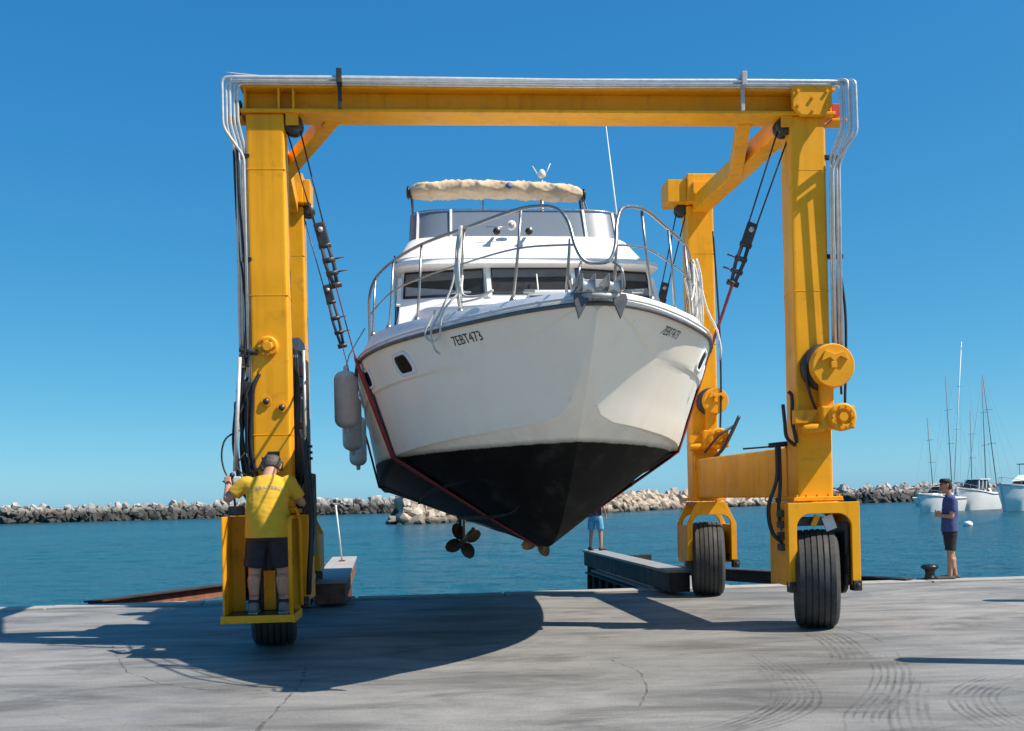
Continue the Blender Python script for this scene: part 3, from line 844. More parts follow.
# hydraulics bundle outside the left column
random.seed(11)
for k in range(11):
    x0 = -3.30-0.021*k; vv = -0.18+0.05*(k % 4)
    zt = 3.28-random.uniform(0, .55)
    hose([(x0+0.06, vv, zt), (x0, vv-0.03, zt-0.15), (x0-random.uniform(-0.02, 0.05), vv-0.02, 2.7), (x0-random.uniform(0, 0.05), vv, 2.2), (x0+random.uniform(0.0, 0.1), vv, 1.75), (-3.2, vv, 1.4)], random.choice((0.014, 0.018, 0.022)))
MB().tube([(-3.43, -0.30, 3.20), (-3.50, -0.36, 1.95)], 0.022, 10).build('grab_pole', M['galv'], lift)
hose([(-3.45, -0.3, 2.4), (-3.60, -0.33, 2.3), (-3.64, -0.35, 2.1), (-3.58, -0.38, 1.9), (-3.45, -0.4, 1.85), (-3.3, -0.4, 1.95)], 0.010)
hose([(-3.40, -0.3, 2.15), (-3.48, -0.36, 2.0), (-3.35, -0.4, 1.9), (-3.2, -0.4, 2.0)], 0.009)
m = MB(); m.box((-3.36, -0.05, 2.55), (0.12, 0.22, 0.80)); m.box((-3.34, 0.0, 1.85), (0.16, 0.26, 0.4)); m.build('valve_bank', M['dark_metal'], lift, 0.012)
m = MB(); m.box((-3.36, -0.17, 3.26), (0.15, 0.05, 0.04)); m.tube([(-3.45, -0.2, 3.3), (-3.25, -0.2, 3.26)], 0.03); m.box((-3.42, -0.2, 3.18), (0.06, 0.06, 0.12)); m.build('manifold', M['dark_metal'], lift, 0.006)

# power unit between the left columns
pu = MB().box((-3.06, 1.05, 2.42), (0.34, 1.3, 1.95)).build('power_unit', M['dark_metal'], lift, 0.02)
MB().box((-3.03, 0.85, 3.45), (0.34, 0.7, 0.16)).build('tank', M['grey_plate'], lift, 0.02)
for k in range(8): MB().box((-2.93+random.uniform(-.03, .03), 0.38, 1.65+k*0.21), (random.uniform(0.12, 0.24), 0.06, random.uniform(0.07, 0.16))).build('valve_block', M['dark_metal'], lift, 0.01)
for k in range(5): MB().lathe([(0.03, 0), (0.03, 0.02)], 8, (-2.90+random.uniform(-.04, .04), 0.35, 1.9+k*0.3), (0, -1, 0)).build('fitting', M['grey_plate'], lift)
MB().tube([(-2.80, 0.30, 3.35), (-2.80, 0.30, 1.95)], 0.016, 8).build('guard_rod', M['galv'], lift)
m = MB()
for k in range(3): m.box((-2.77, 0.35, 2.10+k*0.07), (0.08, 0.03, 0.03))
m.box((-2.79, 0.35, 2.17), (0.03, 0.03, 0.26)); m.build('latch', M['navy_canvas'], lift)
MB().box((-2.76, 0.30, 1.45), (0.09, 0.5, 0.95)).build('cabinet_door', M['dark_metal'], lift, 0.01)
for k in range(5):
    hose([(-2.88-0.02*k, 0.28, 3.3), (-2.86-0.02*k, 0.24, 2.7), (-2.90+0.02*k, 0.22, 2.1), (-2.86, 0.2-0.03*k, 1.6), (-2.80, 0.05, 0.95), (-2.84, -0.1, 0.7)], 0.018)
hose([(-2.74, -0.4, 2.3), (-2.70, -0.5, 1.9), (-2.66, -0.6, 1.4), (-2.69, -0.6, 0.9), (-2.72, -0.5, 0.6)], 0.03)

# operator platform in front of the left front wheel
pf = MB().box((-3.16, -0.86, 0.42), (0.72, 0.66, 0.05)).build('operator_platform', M['dark_metal'], lift, 0.006)
m = MB(); m.box((-3.16, -1.20, 0.415), (0.745, 0.025, 0.075)); m.build('platform_edge', YO, pf, 0.004)
for x_ in (-3.52, -2.80): MB().box((x_, -0.86, 0.41), (0.025, 0.655, 0.085)).build('platform_edge', YO, pf, 0.004)
m = MB(); m.prism([(-0.43, 0.44), (-0.43, 1.46), (-0.12, 1.46), (-0.20, 1.36), (-0.26, 1.22), (-0.285, 1.0), (-0.285, 0.44)], (-3.09, -0.62, 0), (1, 0, 0), (0, 0, 1), (0, 0.03, 0)); m.build('side_panel', YO, pf, 0.006)  # side panels take the darker paint to colour in the platform's shadow
m = MB(); m.prism([(0.29, 0.44), (0.29, 1.40), (0.25, 1.46), (0.18, 1.46), (0.16, 1.30), (0.16, 0.44)], (-3.09, -0.62, 0), (1, 0, 0), (0, 0, 1), (0, 0.03, 0)); m.build('side_panel', YO, pf, 0.006)
m = MB(); m.box((-3.515, -0.86, 0.95), (0.02, 0.50, 1.02)); m.build('side_panel', YO, pf, 0.006)
MB().tube(fillet([(-2.825, -1.17, 0.45), (-2.825, -1.17, 1.44), (-2.825, -0.64, 1.44)], 0.12), 0.022, 10).build('guard_rail', Y, pf)
MB().tube(fillet([(-2.90, -0.66, 1.40), (-2.89, -0.72, 1.52), (-2.81, -0.72, 1.53), (-2.78, -0.66, 1.40), (-2.78, -0.66, 0.5)], 0.1), 0.024, 10).build('guard_rail', YO, pf)
MB().box((-3.12, -0.58, 0.66), (0.12, 0.08, 0.42)).build('steering_post', YO, pf, 0.01)
MB().box((-3.45, -0.6, 1.52), (0.16, 0.12, 0.10)).build('control_console', M['dark_metal'], pf, 0.01); m = MB(); m.tube([(-3.46, -0.62, 1.55), (-3.47, -0.7, 1.88)], 0.012); m.ball((-3.47, -0.71, 1.90), 0.028); m.build('control_lever', M['dark_metal'], pf)
m = MB(); m.box((-3.44, -0.63, 1.85), (0.10, 0.05, 0.07)); m.build('control_pad', M['white_paint'], pf, 0.01)
# ------------------------------------------------------------------ the motor yacht
BYAW = R(6.0)
BP = Vector((0.712, 8.70, 0))
yacht = empty('motor_yacht', BP, BYAW, 'white motor yacht with black bottom and beige rolled canvas hanging in the hoist', 'yacht')
def boat_w(lat, s, z): return BP + Matrix.Rotation(BYAW, 3, 'Z') @ Vector((lat, s, z))
T_B = smooth_tab([(0, 0.10), (0.12, 0.27), (0.35, 0.50), (0.7, 0.75), (1.3, 1.11), (2.25, 1.56), (3.6, 1.94), (5, 2.07), (7, 2.09), (9, 2.0), (11.8, 1.86)])
T_ZS = smooth_tab([(0, 3.13), (1.5, 3.15), (4, 3.19), (8, 3.12), (11.8, 3.0)])
T_K = smooth_tab([(0, 3.06), (0.12, 2.93), (0.35, 2.71), (0.9, 2.24), (1.4, 1.84), (2.0, 1.42), (2.6, 1.15), (3.1, 1.06), (4.5, 1.03), (9, 1.08), (11.8, 1.2)])
T_C = smooth_tab([(0, 0.02), (0.5, 0.06), (0.9, 0.16), (1.5, 0.60), (2.5, 1.14), (3.6, 1.50), (5, 1.68), (7, 1.78), (9, 1.78), (11.8, 1.70)])
T_ZC = smooth_tab([(0, 3.08), (0.35, 2.74), (0.9, 2.30), (1.5, 2.22), (2.5, 2.16), (3.6, 2.10), (5, 2.0), (7, 1.86), (9, 1.76), (11.8, 1.68)])
T_H = [(0, 0.10), (1.5, 0.15), (3.6, 0.25), (6, 0.26), (11.8, 0.2)]
NB, NT = 7, 16
def section(s):
    b, zs, k, c, zc = lerp(T_B, s), lerp(T_ZS, s), lerp(T_K, s), lerp(T_C, s), lerp(T_ZC, s)
    zc = max(zc, k+0.02)
    p = lerp([(0, 1.0), (0.6, 1.0), (2.5, 0.95), (5, 0.85), (8, 0.75), (11.8, 0.7)], s)
    fl = lerp([(0, 0), (0.9, 0.02), (2, 0.065), (5, 0.08), (11.8, 0.08)], s)
    step = lerp([(0, 0), (0.8, 0.012), (2, 0.03), (11.8, 0.03)], s)
    pts = []
    for i in range(NB):
        t = i/NB
        pts.append((c*t, k+(zc-k)*(t-0.03*math.sin(math.pi*t)*(1 if s > 1 else 0))))
    pts.append((c, zc)); pts.append((c+fl, zc+0.006))
    c2 = c+fl
    for i in range(1, NT+1):
        t = i/NT
        f = t**p
        lat = c2+(b-c2)*f
        z = zc+0.006+(zs-zc-0.006)*t
        # moulded knuckle lines: the hull steps out above each
        if t < 0.16: lat += 0.0
        if t <= 10/NT+1e-6: lat -= step*min(1, t*4)*0.5
        pts.append((lat, z))
        if i == 10: pts.append((lat+step*0.9, z+0.02))
    return pts
def hull_lat(s, z):
    P = section(s)[NB:]
    for (a, za), (b, zb) in zip(P, P[1:]):
        if z <= zb and zb > za: return a+(b-a)*max(0, (z-za))/(zb-za)
    return P[-1][0]
ST = [0, 0.05, 0.12, 0.2, 0.3, 0.42, 0.56, 0.72, 0.9, 1.1, 1.3, 1.55, 1.8, 2.1, 2.4, 2.7, 3.0, 3.4, 3.8, 4.2, 4.7, 5.2, 5.8, 6.4, 7, 7.6, 8.2, 8.8, 9.4, 10.0, 10.4]
hm = MB()
for sg in (-1, 1):
    hm.grid([[(sg*l, s, z) for l, z in section(s)] for s in ST])
P = section(ST[-1]); hm.add([(-l, ST[-1], z) for l, z in P[::-1]]+[(l, ST[-1], z) for l, z in P[1:]], [tuple(range(2*len(P)-1))])
P = section(0); hm.add([(-l, 0, z) for l, z in P[::-1]]+[(l, 0, z) for l, z in P[1:]], [tuple(range(2*len(P)-1))])
hull = hm.build('hull', M['hull'], yacht, weld=True, autosmooth=0.33)
# bulwark cap, deck and rub rail
bw = MB(); dk = MB(); rows = []; rowd = []
for s in ST:
    b, zs, h = lerp(T_B, s), lerp(T_ZS, s), lerp(T_H, s)
    i1 = 0.05+0.28*h; ins = min(i1, b*0.5); ins2 = min(i1+0.06, b*0.6)
    rows.append([(-b, s, zs), (-(b-ins*0.35), s, zs+h*0.5), (-(b-ins), s, zs+h), (-(b-ins2), s, zs+h), (-(b-ins2), s, zs+0.01), (-(b-ins2)*0.5, s, zs+0.05), (0, s, zs+0.07),
                 ((b-ins2)*0.5, s, zs+0.05), ((b-ins2), s, zs+0.01), ((b-ins2), s, zs+h), ((b-ins), s, zs+h), ((b-ins*0.35), s, zs+h*0.5), (b, s, zs)])
bw.grid(rows); bw.add(rows[0], [tuple(range(len(rows[0])))]); bw.add(rows[-1], [tuple(range(len(rows[0])))])
bw.build('deck', M['gelcoat'], yacht, weld=True, autosmooth=0.5)
rr = [(-lerp(T_B, s)-0.012, s, lerp(T_ZS, s)-0.01) for s in ST[::-1]]+[(0, -0.03, 3.12)]+[(lerp(T_B, s)+0.012, s, lerp(T_ZS, s)-0.01) for s in ST]
MB().tube(rr, 0.019, 8).build('rub_rail', M['rubrail'], yacht)
MB().tube([(x, y, z+0.055) for x, y, z in rr], 0.012, 6).build('rub_rail', M['grey_gel'], yacht)
# spray rails on the bottom
for sg in (-1, 1):
    for t in (0.36, 0.70):
        rows = []
        for i in range(40):
            s = 2.3+(0.5 if t > 0.5 else 0)+i*0.18
            c, k, zc = lerp(T_C, s), lerp(T_K, s), lerp(T_ZC, s)
            f = lambda t_: (c*t_, k+(zc-k)*(t_-0.03*math.sin(math.pi*t_)))
            a, b, o = f(t-0.018), f(t+0.022), f(t+0.02)
            e_ = min(1, i/8, (39-i)/4)
            rows.append([(sg*a[0], s, a[1]+0.002), (sg*(a[0]+(o[0]+0.01-a[0])*e_), s, a[1]+0.002-0.014*e_), (sg*(a[0]+(b[0]-a[0])*max(e_, 0.05)), s, a[1]+(b[1]-a[1])*max(e_, 0.05)+0.002)])
        MB().grid(rows, 0, False).build('spray_rail', M['scuffed_black'], yacht)

# lettering and portholes lie on the hull side
def on_hull(sg, s, z, off): return Vector((sg*(hull_lat(s, z)+off), s, z))
def text_mesh(body, size, extrude=0.0):
    cu = bpy.data.curves.new('lettering', 'FONT'); cu.body = body; cu.size = size; cu.extrude = extrude; cu.resolution_u = 3
    o = bpy.data.objects.new('lettering', cu); COL.objects.link(o)
    dg = bpy.context.evaluated_depsgraph_get(); dg.update()
    me = bpy.data.meshes.new_from_object(o.evaluated_get(dg))
    bpy.data.objects.remove(o); bpy.data.curves.remove(cu)
    me.materials.clear()
    return me
def hull_text(body, sg, s0, z0, size, stretch, slope):
    me = text_mesh(body, size)
    for v in me.vertices:
        x, y = v.co.x*stretch, v.co.y
        s = s0-x if sg < 0 else s0+x
        s -= (0.25*y if sg < 0 else -0.25*y)
        z = z0+y+slope*x
        v.co = on_hull(sg, s, z, 0.006)
    me.materials.append(M['letter'])
    link('registration_letters', me, yacht)
hull_text('7EBT473', -1, 1.40, 2.985, 0.115, 0.95, 0.0)
hull_text('7EBT473', 1, 0.80, 3.0, 0.10, 1.0, 0.0)
def rrect(w, h, r, n=6):
    out = []
    for cx, cy, a0 in ((w-r, h-r, 0), (-w+r, h-r, 90), (-w+r, -h+r, 180), (w-r, -h+r, 270)):
        for i in range(n+1):
            a = R(a0+90*i/n); out.append((cx+r*math.cos(a), cy+r*math.sin(a)))
    return out
def porthole(sg, s0, z0, w, h):
    def ring(k, off): return [on_hull(sg, s0+x*k+y*0.25*1, z0+y*(1+(k-1)*1.6), off) for x, y in rrect(w, h, min(w, h)*0.75)]
    f = MB(); f.grid([ring(1.22, 0.0), ring(1.2, 0.016), ring(1.02, 0.018), ring(1.0, 0.004)], closed=True)
    fr = f.build('porthole', M['gelcoat'], yacht)
    g_ = MB(); g_.grid([ring(0.99, 0.008), ring(0.66, 0.010), ring(0.33, 0.010), ring(0.01, 0.010)], closed=True); g_.build('pane', M['porthole_glass'], fr)
for sg in (-1, 1):
    porthole(sg, 2.40, 2.95, 0.165, 0.085)
    porthole(sg, 3.75, 2.95, 0.15, 0.08)
    porthole(sg, 5.6, 2.90, 0.16, 0.08)

# fore cabin trunk
rows = []
for i in range(22):
    s = 0.75+i*0.185
    w = lerp(smooth_tab([(0.75, 0.22), (1.5, 0.62), (2.5, 1.03), (3.6, 1.33), (4.7, 1.50)]), s)
    zt = lerp(smooth_tab([(0.75, 3.30), (1.5, 3.43), (2.5, 3.60), (3.6, 3.80), (4.7, 3.90)]), s)
    zd = lerp(T_ZS, s)+0.015
    half = [(w*1.06, zd), (w*1.0, zd+(zt-zd)*0.62), (w*0.94, zd+(zt-zd)*0.86), (w*0.80, zt-0.02), (w*0.45, zt+0.01)]
    rows.append([(-x, s, z) for x, z in half]+[(0, s, zt+0.015)]+[(x, s, z) for x, z in half[::-1]])
m = MB(); m.grid(rows); m.add(rows[0], [tuple(range(len(rows[0])))]); m.add(rows[-1], [tuple(range(len(rows[0])))])
m.build('foredeck_trunk', M['gelcoat'], yacht, weld=True, autosmooth=0.6)
MB().box((0, 2.3, 3.60), (0.55, 0.5, 0.05)).build('deck_hatch', M['grey_gel'], yacht, 0.02)

# deck house with raked three-part windscreen
def house_ring(z):
    t = (z-3.25)/(4.30-3.25)
    sf = 3.62+0.62*t; w = 1.63-0.09*t
    return [(-w, 9.0, z), (-w, sf+1.45, z), (-w*0.975, sf+0.30, z), (-0.50, sf+0.02, z), (0.50, sf+0.02, z), (w*0.975, sf+0.30, z), (w, sf+1.45, z), (w, 9.0, z)]
m = MB(); zz = [3.22, 3.6, 3.9, 4.30]; m.grid([house_ring(z) for z in zz], 0, False, True)
m.add(house_ring(4.30), [tuple(range(8))])
m.build('deck_house', M['gelcoat'], yacht, 0.012)
def facet_window(i, j, u0, u1, z0, z1, name='window', curtain=None):
    def pt(u, z, off):
        r_ = house_ring(z); a, b = Vector(r_[i]), Vector(r_[j]); p = a.lerp(b, u)
        r2 = house_ring(z+0.1); e1 = b-a; e2 = Vector(r2[i])-a
        n = e1.cross(e2).normalized()
        if n.y > 0 and abs(n.y) > abs(n.x): n = -n
        elif abs(n.x) >= abs(n.y) and n.x*p.x < 0: n = -n
        return p+n*off
    def quad(ua, ub, za, zb, off): return [pt(ua, za, off), pt(ub, za, off), pt(ub, zb, off), pt(ua, zb, off)]
    f = MB(); eu = 0.012
    f.grid([quad(u0-eu, u1+eu, z0-0.02, z1+0.02, -0.004), quad(u0-eu, u1+eu, z0-0.02, z1+0.02, 0.02), quad(u0, u1, z0, z1, 0.022), quad(u0, u1, z0, z1, 0.006)], 0, False, True)
    fr = f.build(name, M['black_plastic'], yacht)
    MB().add(quad(u0, u1, z0, z1, 0.004), [(0, 1, 2, 3)]).build('cabin_inside', M['black_plastic'], fr)
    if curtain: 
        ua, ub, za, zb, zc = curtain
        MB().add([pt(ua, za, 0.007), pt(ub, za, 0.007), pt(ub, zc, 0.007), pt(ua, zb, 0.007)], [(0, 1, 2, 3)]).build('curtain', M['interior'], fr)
    MB().add([pt(u0, z1-0.11, 0.0065), pt(u1, z1-0.10, 0.0065), pt(u1, z1, 0.0065), pt(u0, z1, 0.0065)], [(0, 1, 2, 3)]).build('reflection_band', M['pane_reflection'], fr)  # grey band behind the pane imitates a lighter reflection in the glass
    MB().add(quad(u0+0.002, u1-0.002, z0+0.004, z1-0.004, 0.016), [(0, 1, 2, 3)]).build('pane', M['window_glass'], fr)
M['pane_reflection'] = simple('window_reflection_grey', (0.32, 0.33, 0.34), 0.9, 0, 0.2, 4)  # grey for the painted reflection in the windows
def wglass():
    m, nt, bs = nmat('window_glass')
    bs.inputs['Base Color'].default_value = (0.02, 0.024, 0.03, 1); bs.inputs['Roughness'].default_value = 0.05
    bs.inputs['Alpha'].default_value = 0.36
    return m
M['window_glass'] = wglass()
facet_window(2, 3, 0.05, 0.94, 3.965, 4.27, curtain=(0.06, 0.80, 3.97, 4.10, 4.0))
facet_window(3, 4, 0.05, 0.95, 3.97, 4.28)
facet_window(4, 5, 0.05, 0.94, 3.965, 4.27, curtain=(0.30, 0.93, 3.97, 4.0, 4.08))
for i, j in ((1, 2), (6, 5)): facet_window(i, j, 0.08, 0.92, 3.82, 4.18)
facet_window(0, 1, 0.55, 0.98, 3.78, 4.18); facet_window(7, 6, 0.55, 0.98, 3.78, 4.18)
for i, u in ((2, 0.985), (4, 0.015)):
    pass
for sg in (-1, 1):
    a, b = Vector(house_ring(3.92)[3 if sg < 0 else 4]), Vector(house_ring(4.22)[3 if sg < 0 else 4])
    MB().beam(a+Vector((0, -0.02, 0)), b+Vector((0, -0.02, 0)), 0.05, 0.03).build('window_post', M['gelcoat'], yacht, 0.008)
    a, b = Vector(house_ring(3.86)[2 if sg < 0 else 5]), Vector(house_ring(4.22)[2 if sg < 0 else 5])
    MB().beam(a+Vector((sg*0.012, -0.012, 0)), b+Vector((sg*0.012, -0.012, 0)), 0.05, 0.03).build('window_post', M['gelcoat'], yacht, 0.008)
a = Vector(house_ring(3.93)[3]); w_ = MB(); w_.tube([(0.05, 3.88, 3.93), (0.06, 4.08, 4.19)], 0.008, 6); w_.build('wiper', M['white_paint'], yacht)
MB().tube([(0.75, 4.22, 3.96), (1.0, 4.5, 4.1)], 0.008, 6).build('wiper', M['black_plastic'], yacht)

# flying bridge
def outline(sf, hw, sa, z, nose=0.42, n=14, e=0.42):
    out = [(-hw, sa, z)]
    for i in range(2*n+1):
        a = -math.pi/2+math.pi*i/(2*n)
        x = hw*math.copysign(abs(math.sin(a))**e, a)
        out.append((x, sf+nose*(1-abs(math.cos(a))**0.75), z))
    out.append((hw, sa, z))
    return out
m = MB(); m.grid([outline(4.16, 1.53, 9.2, 4.298), outline(4.08, 1.59, 9.2, 4.32), outline(4.10, 1.59, 9.2, 4.37), outline(4.18, 1.56, 9.2, 4.40)])
o1 = outline(4.16, 1.53, 9.2, 4.298); m.add(o1, [tuple(range(len(o1)))]); o1 = outline(4.18, 1.56, 9.2, 4.40); m.add(o1, [tuple(range(len(o1)))])
m.build('brow', M['gelcoat'], yacht, weld=True, autosmooth=0.6)
m = MB(); m.grid([outline(4.60, 1.56, 9.0, 4.395), outline(4.74, 1.54, 9.0, 4.55), outline(4.745, 1.55, 9.0, 4.56), outline(5.09, 1.42, 9.0, 4.85), outline(5.18, 1.39, 8.9, 4.895), outline(5.26, 1.36, 8.9, 4.895), outline(5.3, 1.34, 8.9, 4.5)])
m.build('flybridge', M['gelcoat'], yacht, weld=True, autosmooth=0.5)
m = MB(); m.grid([outline(5.22, 1.37, 7.3, 4.89), outline(5.38, 1.35, 7.3, 5.27), outline(5.395, 1.335, 7.3, 5.27), outline(5.235, 1.355, 7.3, 4.89)], closed=False)
m.build('wind_screen', M['smoked'], yacht, autosmooth=0.6)
oa, ob = outline(5.21, 1.38, 7.3, 4.89), outline(5.37, 1.355, 7.3, 5.285)
for k in (6, 12, 18, 24):
    MB().beam(oa[k], ob[k], 0.03, 0.02).build('windscreen_post', M['white_paint'], yacht, 0.004)
MB().tube(ob, 0.010, 6).build('windscreen_trim', M['steel'], yacht)
# furled canvas top on its frame
rows = []; n = 28
for i in range(121):
    x = -1.19+2.38*i/120; e = abs(x)/1.19
    zc = 5.745+0.05*(1-e*e)-0.012*x
    k = (max(0.0, 1-e**14))**0.5*0.96+0.04
    r_ = []
    for j in range(n):
        a = 2*math.pi*j/n; ca, sa = math.cos(a), math.sin(a)
        # taut folds that run obliquely across the bundle
        rid = 1-abs(2*((x*3.1+0.9*sa+0.8*noise.noise(Vector((x*1.7, sa, 1.0)))) % 1)-1)
        rid2 = 1-abs(2*((x*7.3-1.6*sa+1.2*noise.noise(Vector((x*2.9, ca, 7.0)))) % 1)-1)
        w = 0.022*rid**4+0.014*rid2**5+0.008*noise.noise(Vector((x*2.0, ca, sa)))
        if sa < -0.3: w -= 0.02*max(0, noise.noise(Vector((x*3.0, 5.0, 0))))
        r_.append((x-0.17, 6.3+(0.22*math.copysign(abs(ca)**0.6, ca)+w*ca)*k, zc+(0.086*math.copysign(abs(sa)**0.6, sa)+w*sa)*k))
    rows.append(r_)
m = MB(); m.grid(rows, closed=True); m.add(rows[0], [tuple(range(n))]); m.add(rows[-1], [tuple(range(n))])
bim = m.build('rolled_canvas_top', M['canvas'], yacht)
m = MB(); m.lathe([(0.045, 0), (0.045, 0.012)], 18, (-0.02, 6.07, 5.79), (0, -1, 0.12)); m.build('badge', M['badge'], bim)
for sg in (-1, 1):
    m = MB(); m.ball((sg*1.20-0.17, 6.3, 5.74-0.012*sg), (0.03, 0.10, 0.09)); m.build('frame_end', M['black_plastic'], yacht)
    MB().tube([(sg*1.17-0.17, 6.32, 5.78), (sg*1.24, 6.9, 4.85)], 0.013, 8).build('canopy_frame', M['steel'], yacht)
    MB().tube([(sg*1.17-0.17, 6.30, 5.77), (sg*1.27, 6.15, 4.84)], 0.013, 8).build('canopy_frame', M['steel'], yacht)
    m = MB(); m.beam((sg*1.15-0.17, 6.35, 5.75), (sg*1.28, 7.6, 5.0), 0.03, 0.012); m.build('canopy_strap', M['navy_canvas'], yacht)
for x in (-0.95, -0.2, 0.55): MB().lathe([(0.128, -0.02), (0.128, 0.02)], 24, (x-0.1, 6.3, 5.79), (1, 0, 0)).build('tie_strap', M['canvas'], bim) if False else None
for x in (-0.35, 0.45): MB().tube([(x, 6.6, 4.85), (x, 6.4, 5.70)], 0.011, 8).build('canopy_frame', M['steel'], yacht)
# antenna, horns, mast light
MB().tube([(1.36, 5.6, 4.75), (1.34, 5.6, 5.3), (1.22, 5.65, 6.62)], [0.016, 0.012, 0.006], 8).build('antenna', M['white_paint'], yacht)
MB().lathe([(0.026, 0), (0.026, 0.28)], 10, (1.365, 5.6, 4.62), (0, 0, 1)).build('antenna_base', M['white_paint'], yacht)
MB().tube([(0.64, 7.6, 5.0), (0.64, 7.6, 6.36)], 0.014, 8).build('light_mast', M['white_paint'], yacht)
m = MB(); m.lathe([(0.03, 0), (0.06, 0.03), (0.05, 0.10), (0.02, 0.13)], 12, (0.64, 7.6, 6.34), (0, 0, 1))
m.tube([(0.60, 7.6, 6.36), (0.50, 7.6, 6.52)], 0.008, 6); m.tube([(0.68, 7.6, 6.36), (0.77, 7.6, 6.56)], 0.008, 6); m.build('mast_light', M['white_paint'], yacht)
m = MB(); m.lathe([(0.05, 0.0), (0.06, 0.015), (0.06, 0.04), (0.035, 0.09), (0.02, 0.10)], 20, (-0.12, 4.98, 4.99), (0, 1, 0)); sl_ = m.build('search_light', M['white_paint'], yacht)
m = MB(); m.lathe([(0.036, 0.0), (0.036, 0.008)], 18, (-0.12, 4.973, 4.99), (0, 1, 0)); m.build('lens', M['grey_plate'], sl_)
for x in (-0.30, 0.10):
    m = MB(); m.lathe([(0.048, 0), (0.046, 0.02), (0.024, 0.08), (0.016, 0.26)], 14, (x-0.02, 4.86, 4.88), (0.15, 1, 0.25)); h_ = m.build('horn', M['steel'], yacht)
    m = MB(); m.lathe([(0.043, -0.004), (0.043, 0.004)], 14, (x-0.02, 4.86, 4.88), (0.15, 1, 0.25)); m.build('horn_mouth', M['black_plastic'], h_)
MB().tube([(-0.44, 4.94, 4.95), (-0.16, 4.98, 4.96)], 0.008, 6).build('hand_rail', M['steel'], yacht)
for sg in (-1,):
    m = MB(); m.box((-1.52, 4.9, 4.36), (0.10, 0.16, 0.10)); m.build('side_light', M['black_plastic'], yacht, 0.01)
    MB().tube([(-1.50, 5.6, 4.4), (-1.58, 5.65, 4.75)], 0.012, 6).build('flag_staff', M['steel'], yacht)
MB().tube([(-1.50, 5.9, 4.4), (-1.42, 5.8, 4.7)], 0.012, 6).build('flag_staff', M['steel'], yacht)

# bow rail
def rail_pt(sg, s, h):
    b = lerp(T_B, s)-0.10
    return Vector((sg*max(b, 0.2), s, lerp(T_ZS, s)+h))
top_c = [(0.20, 0.40, 3.96), (0.52, 0.62, 4.02), (0.95, 1.40, 4.06), (1.32, 2.2, 4.10), (1.60, 3.0, 4.11), (1.80, 3.75, 4.08), (1.88, 4.15, 3.95), (1.89, 4.28, 3.72), (1.89, 4.30, 3.42)]
bow_c = [(0.0, -0.02, 3.44), (0.10, -0.02, 3.46), (0.16, 0.02, 3.58), (0.20, 0.12, 3.80), (0.27, 0.24, 3.94), (0.40, 0.40, 4.0), (0.58, 0.66, 4.03), (0.95, 1.40, 4.06), (1.32, 2.2, 4.10), (1.60, 3.0, 4.11), (1.80, 3.75, 4.08), (1.88, 4.15, 3.95), (1.89, 4.28, 3.72), (1.89, 4.30, 3.42)]
pts = curve_pts([(-x, s, z) for x, s, z in bow_c[::-1]]+[(x, s, z) for x, s, z in bow_c[1:]], 8)
MB().tube(pts, 0.0155, 10).build('top_rail', M['steel'], yacht)
for sg in (-1, 1):
    mid = curve_pts([(sg*0.17, 0.05, 3.60), (sg*0.55, 0.62, 3.70), (sg*0.98, 1.42, 3.74), (sg*1.36, 2.2, 3.76), (sg*1.64, 3.0, 3.77), (sg*1.87, 4.1, 3.74)], 8)
    MB().tube(mid, 0.009, 8).build('mid_rail', M['steel'], yacht)
    for (x0, s0, x1, s1) in ((0.52, 0.62, 0.60, 0.66), (0.95, 1.40, 1.0, 1.42), (1.32, 2.2, 1.38, 2.2), (1.60, 3.0, 1.66, 3.0), (1.80, 3.75, 1.84, 3.75)):
        zt = lerp([(0.6, 4.02), (1.4, 4.06), (2.2, 4.10), (3, 4.11), (3.75, 4.08)], s0)
        st = MB().tube([(sg*x1, s1, lerp(T_ZS, s1)+lerp(T_H, s1)-0.02), (sg*(x0+0.03), s0, 3.7), (sg*x0, s0, zt)], 0.0125, 8).build('stanchion', M['steel'], yacht)
        MB().lathe([(0.035, 0), (0.03, 0.02), (0.016, 0.05)], 12, (sg*x1, s1, lerp(T_ZS, s1)+lerp(T_H, s1)-0.005), (0, 0, 1)).build('foot', M['steel'], st)
    MB().tube([(sg*0.20, 0.30, 3.24), (sg*0.19, 0.1, 3.66)], 0.0125, 8).build('stanchion', M['steel'], yacht)
# bow roller
m = MB()
m.box((0, 0.06, 3.19), (0.34, 0.42, 0.015)); br = m.build('bow_roller', M['steel'], yacht, 0.004)
for x in (-0.15, -0.05, 0.06, 0.16): MB().box((x, 0.02, 3.26), (0.012, 0.46, 0.115)).build('cheek_plate', M['steel'], br, 0.004)
m = MB(); m.lathe([(0.05, -0.045), (0.03, 0), (0.05, 0.045)], 14, (0.105, -0.14, 3.23), (1, 0, 0)); m.build('roller', M['white_paint'], br)
m = MB(); m.lathe([(0.05, -0.045), (0.03, 0), (0.05, 0.045)], 14, (-0.10, -0.14, 3.23), (1, 0, 0)); m.build('roller', M['white_paint'], br)
MB().tube(fillet([(-0.19, 0.2, 3.22), (-0.19, -0.16, 3.22), (-0.17, -0.18, 3.36), (-0.13, -0.05, 3.44)], 0.05), 0.012, 8).build('roller_frame', M['steel'], br)
MB().tube(fillet([(0.19, 0.2, 3.22), (0.19, -0.16, 3.22), (0.17, -0.18, 3.36), (0.13, -0.05, 3.44)], 0.05), 0.012, 8).build('roller_frame', M['steel'], br)
m = MB(); m.lathe([(0.07, 0), (0.075, 0.05), (0.05, 0.09), (0.05, 0.13)], 16, (-0.05, 0.55, 3.30), (0, 0, 1)); m.box((0.06, 0.6, 3.36), (0.2, 0.16, 0.12)); m.build('windlass', M['grey_plate'], yacht, 0.006)
